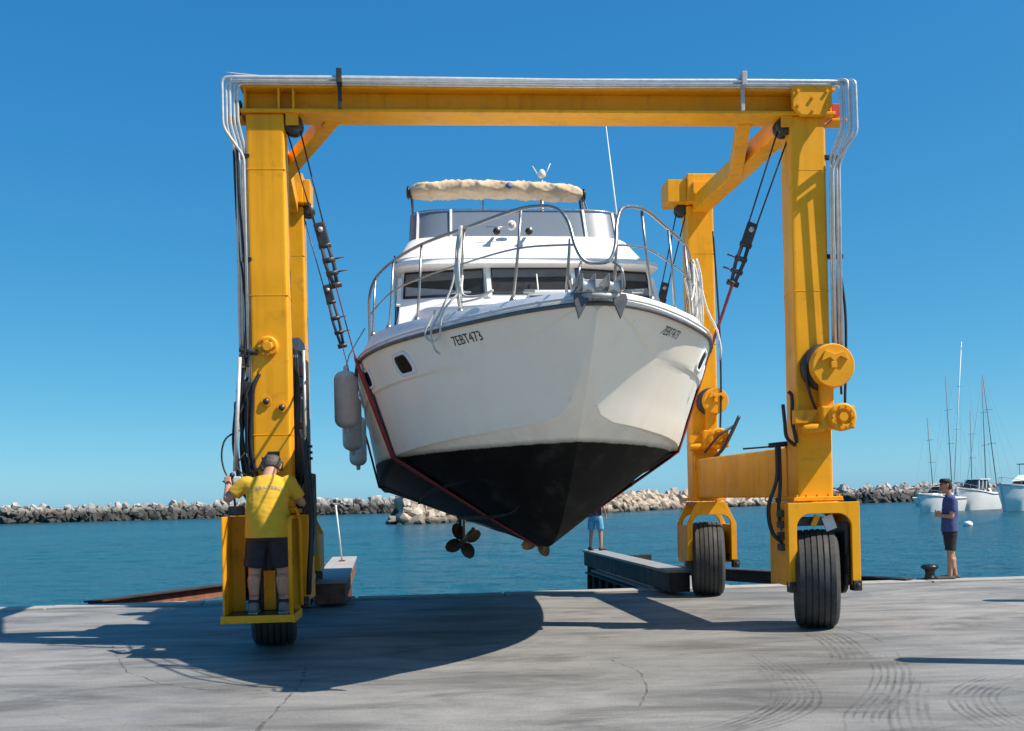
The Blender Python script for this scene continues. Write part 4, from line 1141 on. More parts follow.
m = MB(); m.box((-0.45, 0.75, 3.36), (0.10, 0.05, 0.03)); m.build('cleat', M['steel'], yacht, 0.01)
m = MB(); m.box((0.5, 0.75, 3.36), (0.10, 0.05, 0.03)); m.build('cleat', M['steel'], yacht, 0.01)
# running gear
for sg in (-1, 1):
    x = sg*0.60
    MB().tube([(x, 6.2, 1.18), (x, 8.55, 0.93)], 0.025, 10).build('propeller_shaft', M['bronze'], yacht)
    m = MB(); m.prism([(-0.05, 0), (0.05, 0), (0.07, 0.36), (-0.07, 0.36)], (x-0.015, 8.32, 0.95), (0, 1, 0), (0, 0, 1), (0.03, 0, 0)); m.build('shaft_strut', M['bronze'], yacht, 0.006)
    pr = MB(); pr.lathe([(0.03, -0.10), (0.06, -0.05), (0.055, 0.08), (0.02, 0.14)], 14, (x, 8.58, 0.93), (0, 1, 0))
    pr = pr.build('propeller', M['bronze'], yacht)
    for k in range(4):
        a0 = R(90*k+25); rows = []
        for i in range(7):
            t = i/6; r_ = 0.05+0.25*t; wd = 0.145*math.sin(math.pi*min(1, (t*0.86+0.10)))**0.6
            tw = R(62-34*t); row = []
            for j in range(5):
                q_ = (j/4-0.5)*2*wd
                ca = a0+sg*q_*math.cos(tw*0.8)/max(r_, 0.09)*0.9
                row.append((x+r_*math.cos(ca), 8.58+q_*math.sin(tw)*0.8, 0.93+r_*math.sin(ca)))
            rows.append(row)
        rows2 = [[(px, py+0.012, pz) for px, py, pz in r_] for r_ in rows]
        b_ = MB(); b_.grid(rows); b_.grid(rows2); b_.build('blade', M['bronze'], pr)
    m = MB(); m.prism([(0, 0), (0.30, -0.02), (0.26, -0.55), (0.06, -0.55)], (x-0.02, 9.2, 1.38), (0, 1, 0), (0, 0, 1), (0.04, 0, 0)); m.build('rudder', M['hull'], yacht, 0.012)
m = MB(); m.ball((0.06, 4.1, 1.03), (0.05, 0.09, 0.06)); m.build('depth_sounder', M['bronze'], yacht)

# ------------------------------------------------------------------ things on the yacht
anc = empty('anchor', boat_w(0, -0.1, 3.1), BYAW, 'grey galvanised anchor with two pointed flukes at the bow of the yacht', 'anchor')
def A(p): return (p[0], p[1]+0.1, p[2]-3.1)
MB().beam(A((0.0, -0.16, 3.20)), A((0.0, 0.45, 3.33)), 0.035, 0.055).build('shank', M['grey_plate'], anc, 0.008)
m = MB(); m.tube([A((-0.16, -0.13, 3.16)), A((0.0, -0.19, 3.15)), A((0.16, -0.13, 3.16))], 0.022, 8); m.build('crown', M['grey_plate'], anc)
for sg in (-1, 1):
    m = MB(); m.prism([(-0.06, 0.06), (0.05, 0.05), (0.06, 0.0), (0.01*sg-0.015, -0.15), (-0.055, -0.02)], A((sg*0.155, -0.16, 3.12)), (1, 0.0, 0), (0, 0.12, 1), (0, 0.03, 0))
    m.build('fluke', M['anchor_dark'] if 'anchor_dark' in M else M['dark_metal'], anc, 0.005)

def rope(name, strands, label, r=0.011):
    root = empty(name, boat_w(*strands[0][0]), 0, label, 'rope')
    o = root.location.copy()
    for st in strands:
        MB().tube([boat_w(*p)-o for p in curve_pts(st, 8)], r, 6).build('strand', M['rope'], root)
    return root
def loops(sg, s0, x0, zt, n, lens, seed):
    random.seed(seed); out = []
    for k in range(n):
        s = s0+random.uniform(-0.10, 0.10); L = lens*random.uniform(0.7, 1.1); w = random.uniform(0.03, 0.09)
        x = x0+random.uniform(-0.015, 0.03)
        out.append([(sg*x, s, zt), (sg*(x+0.035), s-w*0.4, zt-L*0.35), (sg*(x+0.04), s-w, zt-L*0.75), (sg*(x+0.03), s-w*0.3, zt-L), (sg*(x+0.045), s+w*0.8, zt-L*0.8), (sg*(x+0.03), s+w*0.6, zt-L*0.3), (sg*x, s+0.03, zt)])
    return out
S = loops(-1, 1.40, 0.97, 4.07, 4, 0.80, 3)
S.append([(-1.0, 1.44, 4.05), (-1.06, 1.5, 3.6), (-1.17, 1.5, 3.34), (-1.27, 1.5, 3.14), (-1.24, 1.52, 2.98), (-1.20, 1.42, 2.92)])
S.append([(-0.98, 1.36, 3.62), (-0.99, 1.2, 3.42), (-0.86, 1.0, 3.37), (-0.75, 0.9, 3.40), (-0.85, 1.05, 3.36), (-1.0, 1.25, 3.36)])
S.append([(-0.98, 1.38, 3.5), (-1.16, 1.35, 3.3), (-1.20, 1.40, 3.08), (-1.27, 1.52, 3.05), (-1.32, 1.6, 3.14), (-1.22, 1.62, 3.35)])
rope('coiled_rope', S, 'white mooring rope looped over the yacht rail above the longer registration letters')
S = loops(1, 2.95, 1.60, 4.1, 5, 0.62, 5)+loops(1, 3.35, 1.72, 4.08, 4, 0.72, 6)
S.append([(1.62, 2.85, 4.1), (1.70, 2.8, 3.6), (1.79, 2.7, 3.3), (1.79, 2.62, 3.06), (1.76, 2.56, 2.98), (1.77, 2.52, 3.08), (1.76, 2.6, 3.3)])
S.append([(1.60, 2.9, 4.1), (1.52, 2.6, 3.75), (1.38, 2.25, 3.55), (1.30, 2.15, 3.75)])
rope('coiled_rope', S, 'bundle of white ropes hanging from the yacht rail in front of the rear column')

def fender(sg, s, zc, L, r, label, tilt=0.0):
    lat = hull_lat(s, min(3.1, zc))+r+0.03
    lat = max(lat, hull_lat(s, min(3.1, zc+L*0.4))+r*0.9+0.02)
    root = empty('boat_fender', boat_w(sg*lat, s, zc-L/2), BYAW, label, 'fender', 'fenders on the shaded yacht side')
    n = 10; prof = [(0.02, -0.06), (0.03, -0.04), (0.03, 0.0)]
    prof += [(r*math.sin(a)**0.8, r*0.8*(1-math.cos(a))) for a in [math.pi/2*i/8 for i in range(1, 9)]]
    prof += [(r*1.0, L*0.5), (r*1.012, L*0.52), (r, L*0.54)]
    prof += [(r*math.cos(a)**0.8 if i < 8 else 0.03, L-r*0.8*(1-math.sin(a))) for i, a in [(i, math.pi/2*i/8) for i in range(9)]]
    prof += [(0.03, L+0.04), (0.02, L+0.06)]
    m = MB(); m.lathe(prof, 24); b_ = m.build('fender_body', M['fender'], root)
    b_.rotation_euler = (tilt, 0, 0)
    MB().tube([(0, 0, L+0.04), (-sg*0.05, 0.0, max(L+0.2, 3.25-(zc-L/2))), (-sg*0.25, 0, 3.75-(zc-L/2))], 0.009, 6).build('line', M['rope'], root)
fender(-1, 5.2, 2.86, 0.72, 0.15, 'fat grey white fender highest beside the red strap', 0.0)
fender(-1, 6.3, 2.64, 0.74, 0.13, 'grey white fender half hidden behind the fatter fender', 0.05)
fender(-1, 7.4, 2.46, 0.72, 0.125, 'slim grey white fender hanging lowest beside the yacht', 0.0)

# ------------------------------------------------------------------ slings
LR = Matrix.Rotation(LYAW, 3, 'Z')
def lift_w(u, v, z): return CR + LR @ Vector((u, v, z))
def cross(o, a, b): return (a[0]-o[0])*(b[1]-o[1])-(a[1]-o[1])*(b[0]-o[0])
def sling(tl, tr, s, label, blocks):
    """tl, tr: sheave points in world space; the strap goes round the hull at station s"""
    RB = Matrix.Rotation(-BYAW, 3, 'Z')
    L, Rr = RB @ (tl-BP), RB @ (tr-BP)
    pts = [(-l-0.012, z-0.008) for l, z in section(s)]+[(l+0.012, z-0.008) for l, z in section(s)]
    rb = lerp(T_B, s)+0.05
    pts += [(-rb, lerp(T_ZS, s)), (rb, lerp(T_ZS, s)), (L.x, L.z), (Rr.x, Rr.z)]
    pts = sorted(set(pts)); low = []
    for p in pts:
        while len(low) >= 2 and cross(low[-2], low[-1], p) <= 0: low.pop()
        low.append(p)
    # keep chain from left sheave to right sheave
    root = empty('lifting_sling', boat_w(0, s, 0), BYAW, label, 'sling')
    def loc(p, ds=0.0):
        x, z = p
        t = 0.0
        if x < -rb: t = (x+rb)/(L.x+rb)*(L.y-s)
        if x > rb: t = (x-rb)/(Rr.x-rb)*(Rr.y-s)
        return Vector((x, t+ds, z))
    iL, iR = low[0], low[-1]
    a, b = low[1], low[-2]
    # strap part: from a little above the sheer, round the hull
    def up(p, q_, d):
        P_, Q_ = Vector((p[0], p[1])), Vector((q_[0], q_[1])); u_ = (Q_-P_); f = min(1, d/u_.length); r_ = P_+u_*f; return (r_.x, r_.y)
    zs_ = lerp(T_ZS, s)+0.85
    def lift_to(p, q_):
        f = (zs_-p[1])/(q_[1]-p[1]); return (p[0]+(q_[0]-p[0])*f, zs_)
    tA, tB = lift_to(a, iL), lift_to(b, iR)
    strap = [tA]+low[1:-1]+[tB]
    # resample
    fine = []
    for p, q_ in zip(strap, strap[1:]):
        d = math.hypot(q_[0]-p[0], q_[1]-p[1]); n_ = max(1, int(d/0.08))
        for i in range(n_): fine.append((p[0]+(q_[0]-p[0])*i/n_, p[1]+(q_[1]-p[1])*i/n_))
    fine.append(strap[-1]); rows = []; W = 0.15
    for i, p in enumerate(fine):
        q0, q1 = fine[max(i-1, 0)], fine[min(i+1, len(fine)-1)]
        t_ = Vector((q1[0]-q0[0], q1[1]-q0[1])).normalized(); nn = Vector((t_.y, -t_.x))*0.007
        k = 0.35 if abs(p[0]) > rb+0.02 else (0.6 if abs(p[0]) > rb-0.03 else 1.0)
        c_ = loc(p)
        def V(ds, sg):
            kk = lerp(T_B, s+ds)/lerp(T_B, s) if abs(p[0]) <= rb+0.02 else 1.0
            return (c_.x*kk+nn.x*sg, c_.y+ds, c_.z+nn.y*sg)
        rows.append([V(-W*k, -1), V(W*k, -1), V(W*k, 1), V(-W*k, 1)])
    m = MB(); m.grid(rows, 0, True, True); m.build('strap', M['red_strap'], root, autosmooth=0.9)
    # dark webbing legs, shackles, hook block and wire falls on each side
    for (base, top) in ((tA, iL), (tB, iR)):
        B0, T0 = loc(base), loc(top)
        d = (T0-B0); Ltot = d.length; d.normalize(); side = Vector((0, 1, 0)); perp = d.cross(side).normalized()
        f1 = blocks*Ltot
        blk = B0+d*f1
        for q_ in (-1, 1):
            off = perp*0.045*q_
            MB().tube([B0+off*0.4, B0+d*f1*0.5+off, blk+off*0.8], 0.022, 8).build('webbing_leg', M['dark_strap'], root)
            MB().tube([blk+off, T0+off*1.6], 0.010, 6).build('wire_rope', M['wire'], root)
        for k, (f, rr_) in enumerate(((0.0, 0.035), (0.30, 0.028), (0.62, 0.032), (0.98, 0.03))):
            c_ = B0+d*f1*f
            m = MB(); m.tube([c_-perp*0.07, c_+perp*0.07], rr_, 8); m.build('shackle', M['dark_metal'], root)
            if k in (1, 2):
                m = MB(); m.tube([c_, c_+perp*0.17*(1 if d.x*perp.x < 0 else -1)], 0.010, 6); m.build('pin', M['dark_metal'], root)
        m = MB(); m.beam(blk-d*0.02, blk+d*0.26, 0.05, 0.13); m.build('hook_block', M['dark_metal'], root, 0.02)
        m = MB(); m.tube([blk+d*0.17-side*0.05, blk+d*0.17+side*0.05], 0.03, 10); m.build('block_pin', M['grey_plate'], root)
    return root
sling(lift_w(-2.82, -0.05, 5.78), lift_w(2.82, -0.05, 5.78), 3.95, 'front lifting sling with broad red strap passing under the yacht bow', 0.26)
rxl, rxr = COLX[(-1, RV)]+0.27, COLX[(1, RV)]-0.27
sling(lift_w(rxl, RV-0.05, 5.95), lift_w(rxr, RV-0.05, 5.95), 8.3, 'rear lifting sling hanging from the shorter looking back columns', 0.34)
# ------------------------------------------------------------------ people
def ell_ring(c, ax, ay, n=20):
    return [Vector(c)+Vector(ax)*math.cos(2*math.pi*i/n)+Vector(ay)*math.sin(2*math.pi*i/n) for i in range(n)]
class Body:
    """overlapping tapered shapes, fused into one continuous surface by a voxel remesh"""
    def __init__(self): self.m = MB()
    def limb(self, p, q, r0, r1, cap0=True, cap1=True, n=14):
        p, q = Vector(p), Vector(q); d = (q-p).normalized(); s, u = basis(d); rows = []
        def ring(c, r): rows.append([c+(s*math.cos(2*math.pi*j/n)+u*math.sin(2*math.pi*j/n))*r for j in range(n)])
        if cap0:
            for a in (80, 60, 40, 20): ring(p-d*r0*math.sin(R(a)), r0*math.cos(R(a)))
        for t in (0, 0.25, 0.5, 0.75, 1): ring(p.lerp(q, t), r0+(r1-r0)*t)
        if cap1:
            for a in (20, 40, 60, 80): ring(q+d*r1*math.sin(R(a)), r1*math.cos(R(a)))
        self.m.grid(rows, closed=True); k = len(rows)
        self.m.add(rows[0], [tuple(range(n))]); self.m.add(rows[-1], [tuple(range(n))])
        return self
    def chain(self, pts, rs, **kw):
        for i in range(len(pts)-1): self.limb(pts[i], pts[i+1], rs[i], rs[i+1], **kw)
        return self
    def loft(self, rings):
        """rings: (centre, half width vector, half depth vector)"""
        rows = [ell_ring(*r) for r in rings]
        self.m.grid(rows, closed=True); n = len(rows[0])
        self.m.add(rows[0], [tuple(range(n))]); self.m.add(rows[-1], [tuple(range(n))])
        return self
    def ball(self, c, r): self.m.ball(c, r, 16, 12); return self
    def fuse(self, name, mt, parent, voxel=0.012, smooth=4, wrinkle=0.0):
        me = self.m.mesh(name, mt)
        o = bpy.data.objects.new(name, me); COL.objects.link(o)
        r = o.modifiers.new('remesh', 'REMESH'); r.mode = 'VOXEL'; r.voxel_size = voxel; r.use_smooth_shade = True
        s = o.modifiers.new('smooth', 'SMOOTH'); s.factor = 0.5; s.iterations = smooth
        dg = bpy.context.evaluated_depsgraph_get(); dg.update()
        me2 = bpy.data.meshes.new_from_object(o.evaluated_get(dg)); me2.name = name
        bpy.data.objects.remove(o); bpy.data.meshes.remove(me)
        if wrinkle:
            for v in me2.vertices:
                w = noise.noise(v.co*9)*wrinkle + noise.noise(Vector((v.co.x*16, v.co.y*16, v.co.z*28)))*wrinkle*0.5
                v.co += v.normal*w
        me2.materials.clear(); me2.materials.append(mt)
        me2.polygons.foreach_set('use_smooth', [True]*len(me2.polygons))
        return link(name, me2, parent)

def hand(B, wrist, d, palm_n, k=1.0, curl=0.5, thumb=1):
    """palm, four curled fingers of different length and a thumb; d: along the hand, palm_n: out of the palm"""
    d = Vector(d).normalized(); pn = Vector(palm_n); pn = (pn-d*pn.dot(d)).normalized(); sd_ = d.cross(pn).normalized()
    w = Vector(wrist)
    for t in (-0.022, 0, 0.022): B.limb(w+sd_*t*0.6, w+d*0.085*k+sd_*t, 0.018, 0.015)
    for j, (off, L) in enumerate(((-0.033, 0.058), (-0.011, 0.070), (0.011, 0.066), (0.033, 0.050))):
        b0 = w+d*0.085*k+sd_*off
        d1 = (d*math.cos(curl*0.6)+pn*math.sin(curl*0.6)).normalized()
        d2 = (d*math.cos(curl*1.5)+pn*math.sin(curl*1.5)).normalized()
        p1 = b0+d1*L*0.55*k; p2 = p1+d2*L*0.55*k
        B.limb(b0, p1, 0.0095, 0.0088); B.limb(p1, p2, 0.0088, 0.0075)
    tb = w+d*0.03+sd_*(-0.030*thumb)
    t1 = tb+(d*0.6-sd_*0.7*thumb+pn*0.35).normalized()*0.036
    t2 = t1+(d*0.8-sd_*0.2*thumb+pn*0.5).normalized()*0.030
    B.limb(w+d*0.015-sd_*0.012*thumb, tb, 0.016, 0.0125); B.limb(tb, t1, 0.0115, 0.0105); B.limb(t1, t2, 0.0105, 0.0085)

def head(B, c, f, up, k=1.0):
    """skull, jaw, nose, ears, brow, lips; f: facing, up: crown direction"""
    f, up = Vector(f).normalized(), Vector(up).normalized(); sd_ = f.cross(up).normalized(); up = sd_.cross(f).normalized(); c = Vector(c)
    P = lambda x, y, z: c+sd_*x*k+f*y*k+up*z*k
    B.limb(P(0, -0.025, 0.035), P(0, 0.02, 0.03), 0.083*k, 0.080*k)
    B.limb(P(0, 0.015, -0.01), P(0, 0.045, -0.065), 0.068*k, 0.045*k)
    B.limb(P(0, 0.06, -0.085), P(0, 0.068, -0.098), 0.026*k, 0.022*k)
    B.limb(P(0, 0.085, 0.025), P(0, 0.115, -0.018), 0.011*k, 0.017*k)
    B.limb(P(-0.035, 0.082, 0.035), P(0.035, 0.082, 0.035), 0.016*k, 0.016*k)
    B.limb(P(-0.018, 0.088, -0.05), P(0.018, 0.088, -0.05), 0.012*k, 0.012*k)
    for s in (-1, 1):
        B.limb(P(s*0.080, -0.008, 0.03), P(s*0.078, 0.002, -0.025), 0.017*k, 0.010*k)
        B.ball(P(s*0.04, 0.062, -0.01), 0.026*k)
    return P

def eyes(P, root, k=1.0):
    for s in (-1, 1):
        MB().ball(P(s*0.032, 0.083, 0.012), (0.011*k, 0.011*k, 0.009*k), 10, 8).build('eye', M['black_plastic'], root)

# --- operator on the platform, seen from behind
op_loc = lift_w(-3.085, -0.92, 0.447)
op = empty('person', op_loc, LYAW, 'person in yellow t-shirt and dark shorts working the controls on the hoist platform', 'person')
op.scale = (1.15, 1.08, 0.985)
# local axes: x right in the picture, y away from the camera (the way he faces), z up
B = Body()
HZ = 0.90
for s in (-1, 1):
    hip, kn, an = (s*0.095, -0.01, HZ-0.02), (s*0.125, 0.03, 0.48), (s*0.135, -0.02, 0.09)
    B.limb(hip, kn, 0.095, 0.062); B.limb(kn, an, 0.060, 0.040)
    B.limb((s*0.127, -0.025, 0.36), (s*0.13, -0.03, 0.22), 0.060, 0.045)
    B.limb((s*0.135, -0.04, 0.05), (s*0.145, 0.16, 0.04), 0.040, 0.034)
B.loft([((0, 0, HZ-0.06), (0.15, 0, 0), (0, 0.11, 0)), ((0, 0, HZ+0.10), (0.165, 0, 0), (0, 0.12, 0)), ((0, 0.03, 1.15), (0.165, 0, 0), (0, 0.12, 0)), ((0, 0.08, 1.36), (0.18, 0, 0), (0, 0.10, 0)), ((0, 0.10, 1.44), (0.10, 0, 0), (0, 0.06, 0))])
B.limb((0, 0.10, 1.42), (0.015, 0.19, 1.52), 0.062, 0.058)
# left arm out and up to the lever, right arm forward to the control box
shL, elL, wrL = (-0.19, 0.09, 1.38), (-0.36, 0.08, 1.22), (-0.38, 0.24, 1.38)
shR, elR, wrR = (0.19, 0.10, 1.38), (0.29, 0.20, 1.16), (0.16, 0.42, 1.26)
for sh, el, wr in ((shL, elL, wrL), (shR, elR, wrR)):
    B.limb(sh, el, 0.054, 0.043); B.limb(el, wr, 0.042, 0.029)
hand(B, wrL, (-0.08, 0.5, 0.9), (0.3, 0.9, -0.3), curl=0.9, thumb=-1)
hand(B, wrR, (-0.5, 0.8, 0.2), (0, 0.3, -0.9), curl=0.8)
Ph = head(B, (0.02, 0.24, 1.555), (0, 0.80, -0.60), (0, 0.60, 0.80))
B.fuse('body', M['skin'], op, 0.0085, 3)
S = Body()
S.loft([((0, 0, HZ-0.10), (0.207, 0, 0), (0, 0.158, 0)), ((0, 0.0, HZ+0.10), (0.197, 0, 0), (0, 0.15, 0)), ((0, 0.03, 1.14), (0.190, 0, 0), (0, 0.15, 0)), ((0, 0.075, 1.34), (0.205, 0, 0), (0, 0.125, 0)), ((0, 0.10, 1.425), (0.16, 0, 0), (0, 0.09, 0)), ((0, 0.115, 1.465), (0.075, 0, 0), (0, 0.068, 0))])
for sh, el in ((shL, elL), (shR, elR)):
    sh, el = Vector(sh), Vector(el); S.limb(sh*1.0, sh.lerp(el, 0.72), 0.080, 0.072, True, False)
shirt = S.fuse('t_shirt', M['shirt_yellow'], op, 0.0105, 3, 0.006)
S = Body()
S.loft([((0, 0.0, HZ-0.13), (0.17, 0, 0), (0, 0.135, 0)), ((0, 0.0, HZ+0.02), (0.172, 0, 0), (0, 0.135, 0)), ((0, 0.0, HZ+0.08), (0.168, 0, 0), (0, 0.125, 0))])
for s in (-1, 1): S.limb((s*0.085, -0.005, HZ-0.09), (s*0.13, 0.03, 0.49), 0.104, 0.098, True, False)
S.fuse('shorts', M['shorts_dark'], op, 0.0105, 3, 0.006)
S = Body()
AX = Ph(1, 0, 0)-Ph(0, 0, 0); AY = Ph(0, 1, 0)-Ph(0, 0, 0)
S.loft([(Ph(0, -0.035, -0.045), AX*0.066, AY*0.055), (Ph(0, -0.03, 0.0), AX*0.086, AY*0.078), (Ph(0, -0.018, 0.05), AX*0.094, AY*0.098), (Ph(0, -0.008, 0.095), AX*0.084, AY*0.090), (Ph(0, -0.005, 0.122), AX*0.055, AY*0.06)])
S.fuse('hair', M['hair_grey'], op, 0.009, 3, 0.004)
for s in (-1, 1):
    S = Body(); S.limb((s*0.135, -0.06, 0.045), (s*0.147, 0.17, 0.038), 0.048, 0.043); S.limb((s*0.135, -0.05, 0.06), (s*0.134, -0.02, 0.11), 0.046, 0.046, True, False)
    sh = S.fuse('shoe', M['shoe_grey'], op, 0.009, 2)
    MB().box((s*0.14, 0.05, 0.009), (0.085, 0.29, 0.02), rz=-s*0.05).build('sole', M['sole'], sh, 0.006)
    MB().lathe([(0.045, 0.10), (0.047, 0.13), (0.043, 0.15)], 16, (s*0.135, -0.02, 0), (0, 0, 1)).build('sock', M['shorts_dark'], op)
from mathutils.bvhtree import BVHTree
bvh = BVHTree.FromPolygons([v.co.copy() for v in shirt.data.vertices], [tuple(f.vertices) for f in shirt.data.polygons])
me = text_mesh('VARADERO', 0.055)
for v in me.vertices:
    x = v.co.x-0.135; z = 1.315+v.co.y-1.4*x*x
    hit = bvh.ray_cast(Vector((x, -1, z)), Vector((0, 1, 0)))[0]
    v.co = Vector((x, (hit.y if hit else -0.1)-0.0035, z))
me.materials.append(M['print'])
link('shirt_print', me, op)

# --- onlooker at the quay edge, seen from the side, arms folded
g0 = ground_pt(951, 580.5)
on = empty('person', (g0.x, g0.y, 0), R(-97), 'person in blue t-shirt, black shorts and dark cap with folded arms at quay edge', 'person')
# local: faces -y, x is the person's left
B = Body(); HZ = 0.90
for s in (-1, 1):
    fy = -0.035*s
    hip, kn, an = (s*0.09, 0.0, HZ-0.02), (s*0.10, 0.01+fy, 0.48), (s*0.10, 0.03+fy*2, 0.09)
    B.limb(hip, kn, 0.088, 0.055); B.limb(kn, an, 0.055, 0.037); B.limb((s*0.10, 0.035+fy, 0.36), (s*0.10, 0.04+fy, 0.24), 0.054, 0.042)
    B.limb((s*0.10, 0.05+fy*2, 0.05), (s*0.105, -0.14+fy*2, 0.035), 0.038, 0.030)
B.loft([((0, 0, HZ-0.06), (0.145, 0, 0), (0, 0.10, 0)), ((0, 0, HZ+0.10), (0.145, 0, 0), (0, 0.105, 0)), ((0, 0.01, 1.18), (0.15, 0, 0), (0, 0.105, 0)), ((0, 0.015, 1.36), (0.165, 0, 0), (0, 0.10, 0)), ((0, 0.01, 1.45), (0.09, 0, 0), (0, 0.06, 0))])
B.limb((0, 0.01, 1.42), (0, -0.02, 1.54), 0.055, 0.052)
arms = (((0.185, 0.01, 1.37), (0.22, -0.02, 1.10), (0.02, -0.20, 1.12)), ((-0.185, 0.01, 1.37), (-0.22, -0.03, 1.09), (-0.02, -0.21, 1.15)))
for sh, el, wr in arms: B.limb(sh, el, 0.048, 0.038); B.limb(el, wr, 0.038, 0.027)
hand(B, arms[0][2], (-1, 0.0, 0.15), (0, 0.5, -0.5), curl=0.6)
hand(B, arms[1][2], (1, 0.0, 0.1), (0, 0.5, 0.5), curl=0.6, thumb=-1)
Ph = head(B, (0, -0.045, 1.615), (0, -0.98, -0.2), (0, -0.2, 0.98))
B.fuse('body', M['skin'], on, 0.0085, 3)
eyes(Ph, on)
S = Body()
S.loft([((0, 0, HZ-0.06), (0.202, 0, 0), (0, 0.136, 0)), ((0, 0, HZ+0.12), (0.172, 0, 0), (0, 0.13, 0)), ((0, 0.01, 1.18), (0.168, 0, 0), (0, 0.13, 0)), ((0, 0.015, 1.35), (0.182, 0, 0), (0, 0.122, 0)), ((0, 0.01, 1.43), (0.14, 0, 0), (0, 0.085, 0)), ((0, 0.005, 1.47), (0.07, 0, 0), (0, 0.065, 0))])
for sh, el, wr in arms: S.limb(sh, Vector(sh).lerp(Vector(el), 0.70), 0.070, 0.062, True, False)
S.fuse('t_shirt', M['shirt_blue'], on, 0.0105, 3, 0.006)
S = Body()
S.loft([((0, 0, HZ-0.12), (0.19, 0, 0), (0, 0.12, 0)), ((0, 0, HZ+0.0), (0.178, 0, 0), (0, 0.125, 0)), ((0, 0, HZ+0.05), (0.155, 0, 0), (0, 0.11, 0))])
for s in (-1, 1): S.limb((s*0.082, 0, HZ-0.09), (s*0.10, 0.005-0.03*s, 0.52), 0.10, 0.090, True, False)
S.fuse('shorts', M['shorts_black'], on, 0.0105, 3, 0.006)
MB().box((-0.175, -0.05, 0.66), (0.01, 0.045, 0.05)).build('shorts_patch', M['white_paint'], on, 0.003)
S = Body()
S.loft([(Ph(0, -0.035, -0.06), (0.055, 0, 0), (0, 0.045, 0)), (Ph(0, -0.032, 0.0), (0.084, 0, 0), (0, 0.07, 0)), (Ph(0, -0.02, 0.05), (0.091, 0, 0), (0, 0.09, 0)), (Ph(0, -0.01, 0.09), (0.075, 0, 0), (0, 0.08, 0))])
S.fuse('hair', M['hair'], on, 0.010, 2, 0.003)
S = Body()
S.loft([(Ph(0, -0.008, 0.055), (0.096, 0, 0), (0, 0.106, 0)), (Ph(0, -0.008, 0.10), (0.092, 0, 0), (0, 0.10, 0)), (Ph(0, -0.008, 0.135), (0.065, 0, 0), (0, 0.07, 0))])
cp_ = S.fuse('cap', M['shorts_black'], on, 0.010, 2)
m = MB(); m.prism([(-0.075, 0.06), (0.075, 0.06), (0.07, 0.13), (0.04, 0.175), (-0.04, 0.175), (-0.07, 0.13)], Ph(0, 0, 0.062), Ph(1, 0, 0)-Ph(0, 0, 0), Ph(0, 1, -0.12)-Ph(0, 0, 0), (0, 0, 0.008)); m.build('peak', M['shorts_black'], cp_)
for s in (-1, 1):
    fy = -0.07*s; S = Body(); S.limb((s*0.10, 0.07+fy, 0.045), (s*0.106, -0.18+fy, 0.04), 0.052, 0.046); sh = S.fuse('shoe', M['shoe'], on, 0.010, 2)
    MB().box((s*0.103, -0.05+fy, 0.008), (0.08, 0.30, 0.016)).build('sole', M['sole'], sh, 0.005)

# --- person on the right pier kerb
pw = crane_pt(2.70, 11.0, 0.398)
pe = empty('person', pw, R(150), 'person in light blue shorts standing on the dark pier behind the yacht bow', 'person')
pe.scale = (0.86, 0.86, 0.82)
B = Body(); HZ = 0.90
for s in (-1, 1):
    B.limb((s*0.10, 0, HZ-0.02), (s*0.13, -0.01, 0.48), 0.088, 0.055); B.limb((s*0.13, -0.01, 0.48), (s*0.15, 0.02, 0.09), 0.055, 0.037)
    B.limb((s*0.15, 0.05, 0.045), (s*0.17, -0.15, 0.035), 0.038, 0.032)
    B.limb((s*0.185, 0, 1.37), (s*0.25, 0.02, 1.10), 0.048, 0.038); B.limb((s*0.25, 0.02, 1.10), (s*0.22, -0.14, 0.92), 0.038, 0.027)
    hand(B, (s*0.22, -0.14, 0.92), (-0.1*s, -0.4, -0.9), (-s, 0, 0), curl=0.4, thumb=s)
B.loft([((0, 0, HZ-0.06), (0.145, 0, 0), (0, 0.10, 0)), ((0, 0, HZ+0.12), (0.145, 0, 0), (0, 0.105, 0)), ((0, 0, 1.36), (0.165, 0, 0), (0, 0.10, 0)), ((0, 0, 1.45), (0.09, 0, 0), (0, 0.06, 0))])
B.limb((0, 0, 1.42), (0, -0.02, 1.54), 0.055, 0.052)
Ph = head(B, (0, -0.03, 1.615), (0, -1, 0), (0, 0, 1))
B.fuse('body', M['skin_pale'], pe, 0.011, 3)
eyes(Ph, pe)
S = Body(); S.loft([((0, 0, HZ+0.02), (0.165, 0, 0), (0, 0.13, 0)), ((0, 0, 1.18), (0.17, 0, 0), (0, 0.13, 0)), ((0, 0, 1.36), (0.183, 0, 0), (0, 0.12, 0)), ((0, 0, 1.46), (0.08, 0, 0), (0, 0.07, 0))])
for s in (-1, 1): S.limb((s*0.185, 0, 1.37), (s*0.232, 0.014, 1.18), 0.07, 0.062, True, False)
S.fuse('t_shirt', M['shirt_navy'], pe, 0.012, 3, 0.005)
S = Body(); S.loft([((0, 0, HZ-0.12), (0.16, 0, 0), (0, 0.12, 0)), ((0, 0, HZ+0.08), (0.16, 0, 0), (0, 0.125, 0))])
for s in (-1, 1): S.limb((s*0.10, 0, HZ-0.05), (s*0.127, -0.005, 0.55), 0.10, 0.098, True, False)
S.fuse('shorts', M['shorts_blue'], pe, 0.012, 3, 0.005)
S = Body(); S.loft([(Ph(0, -0.03, -0.04), (0.07, 0, 0), (0, 0.055, 0)), (Ph(0, -0.02, 0.05), (0.091, 0, 0), (0, 0.09, 0)), (Ph(0, -0.01, 0.11), (0.06, 0, 0), (0, 0.065, 0))])
S.fuse('hair', M['hair'], pe, 0.012, 2, 0.003)
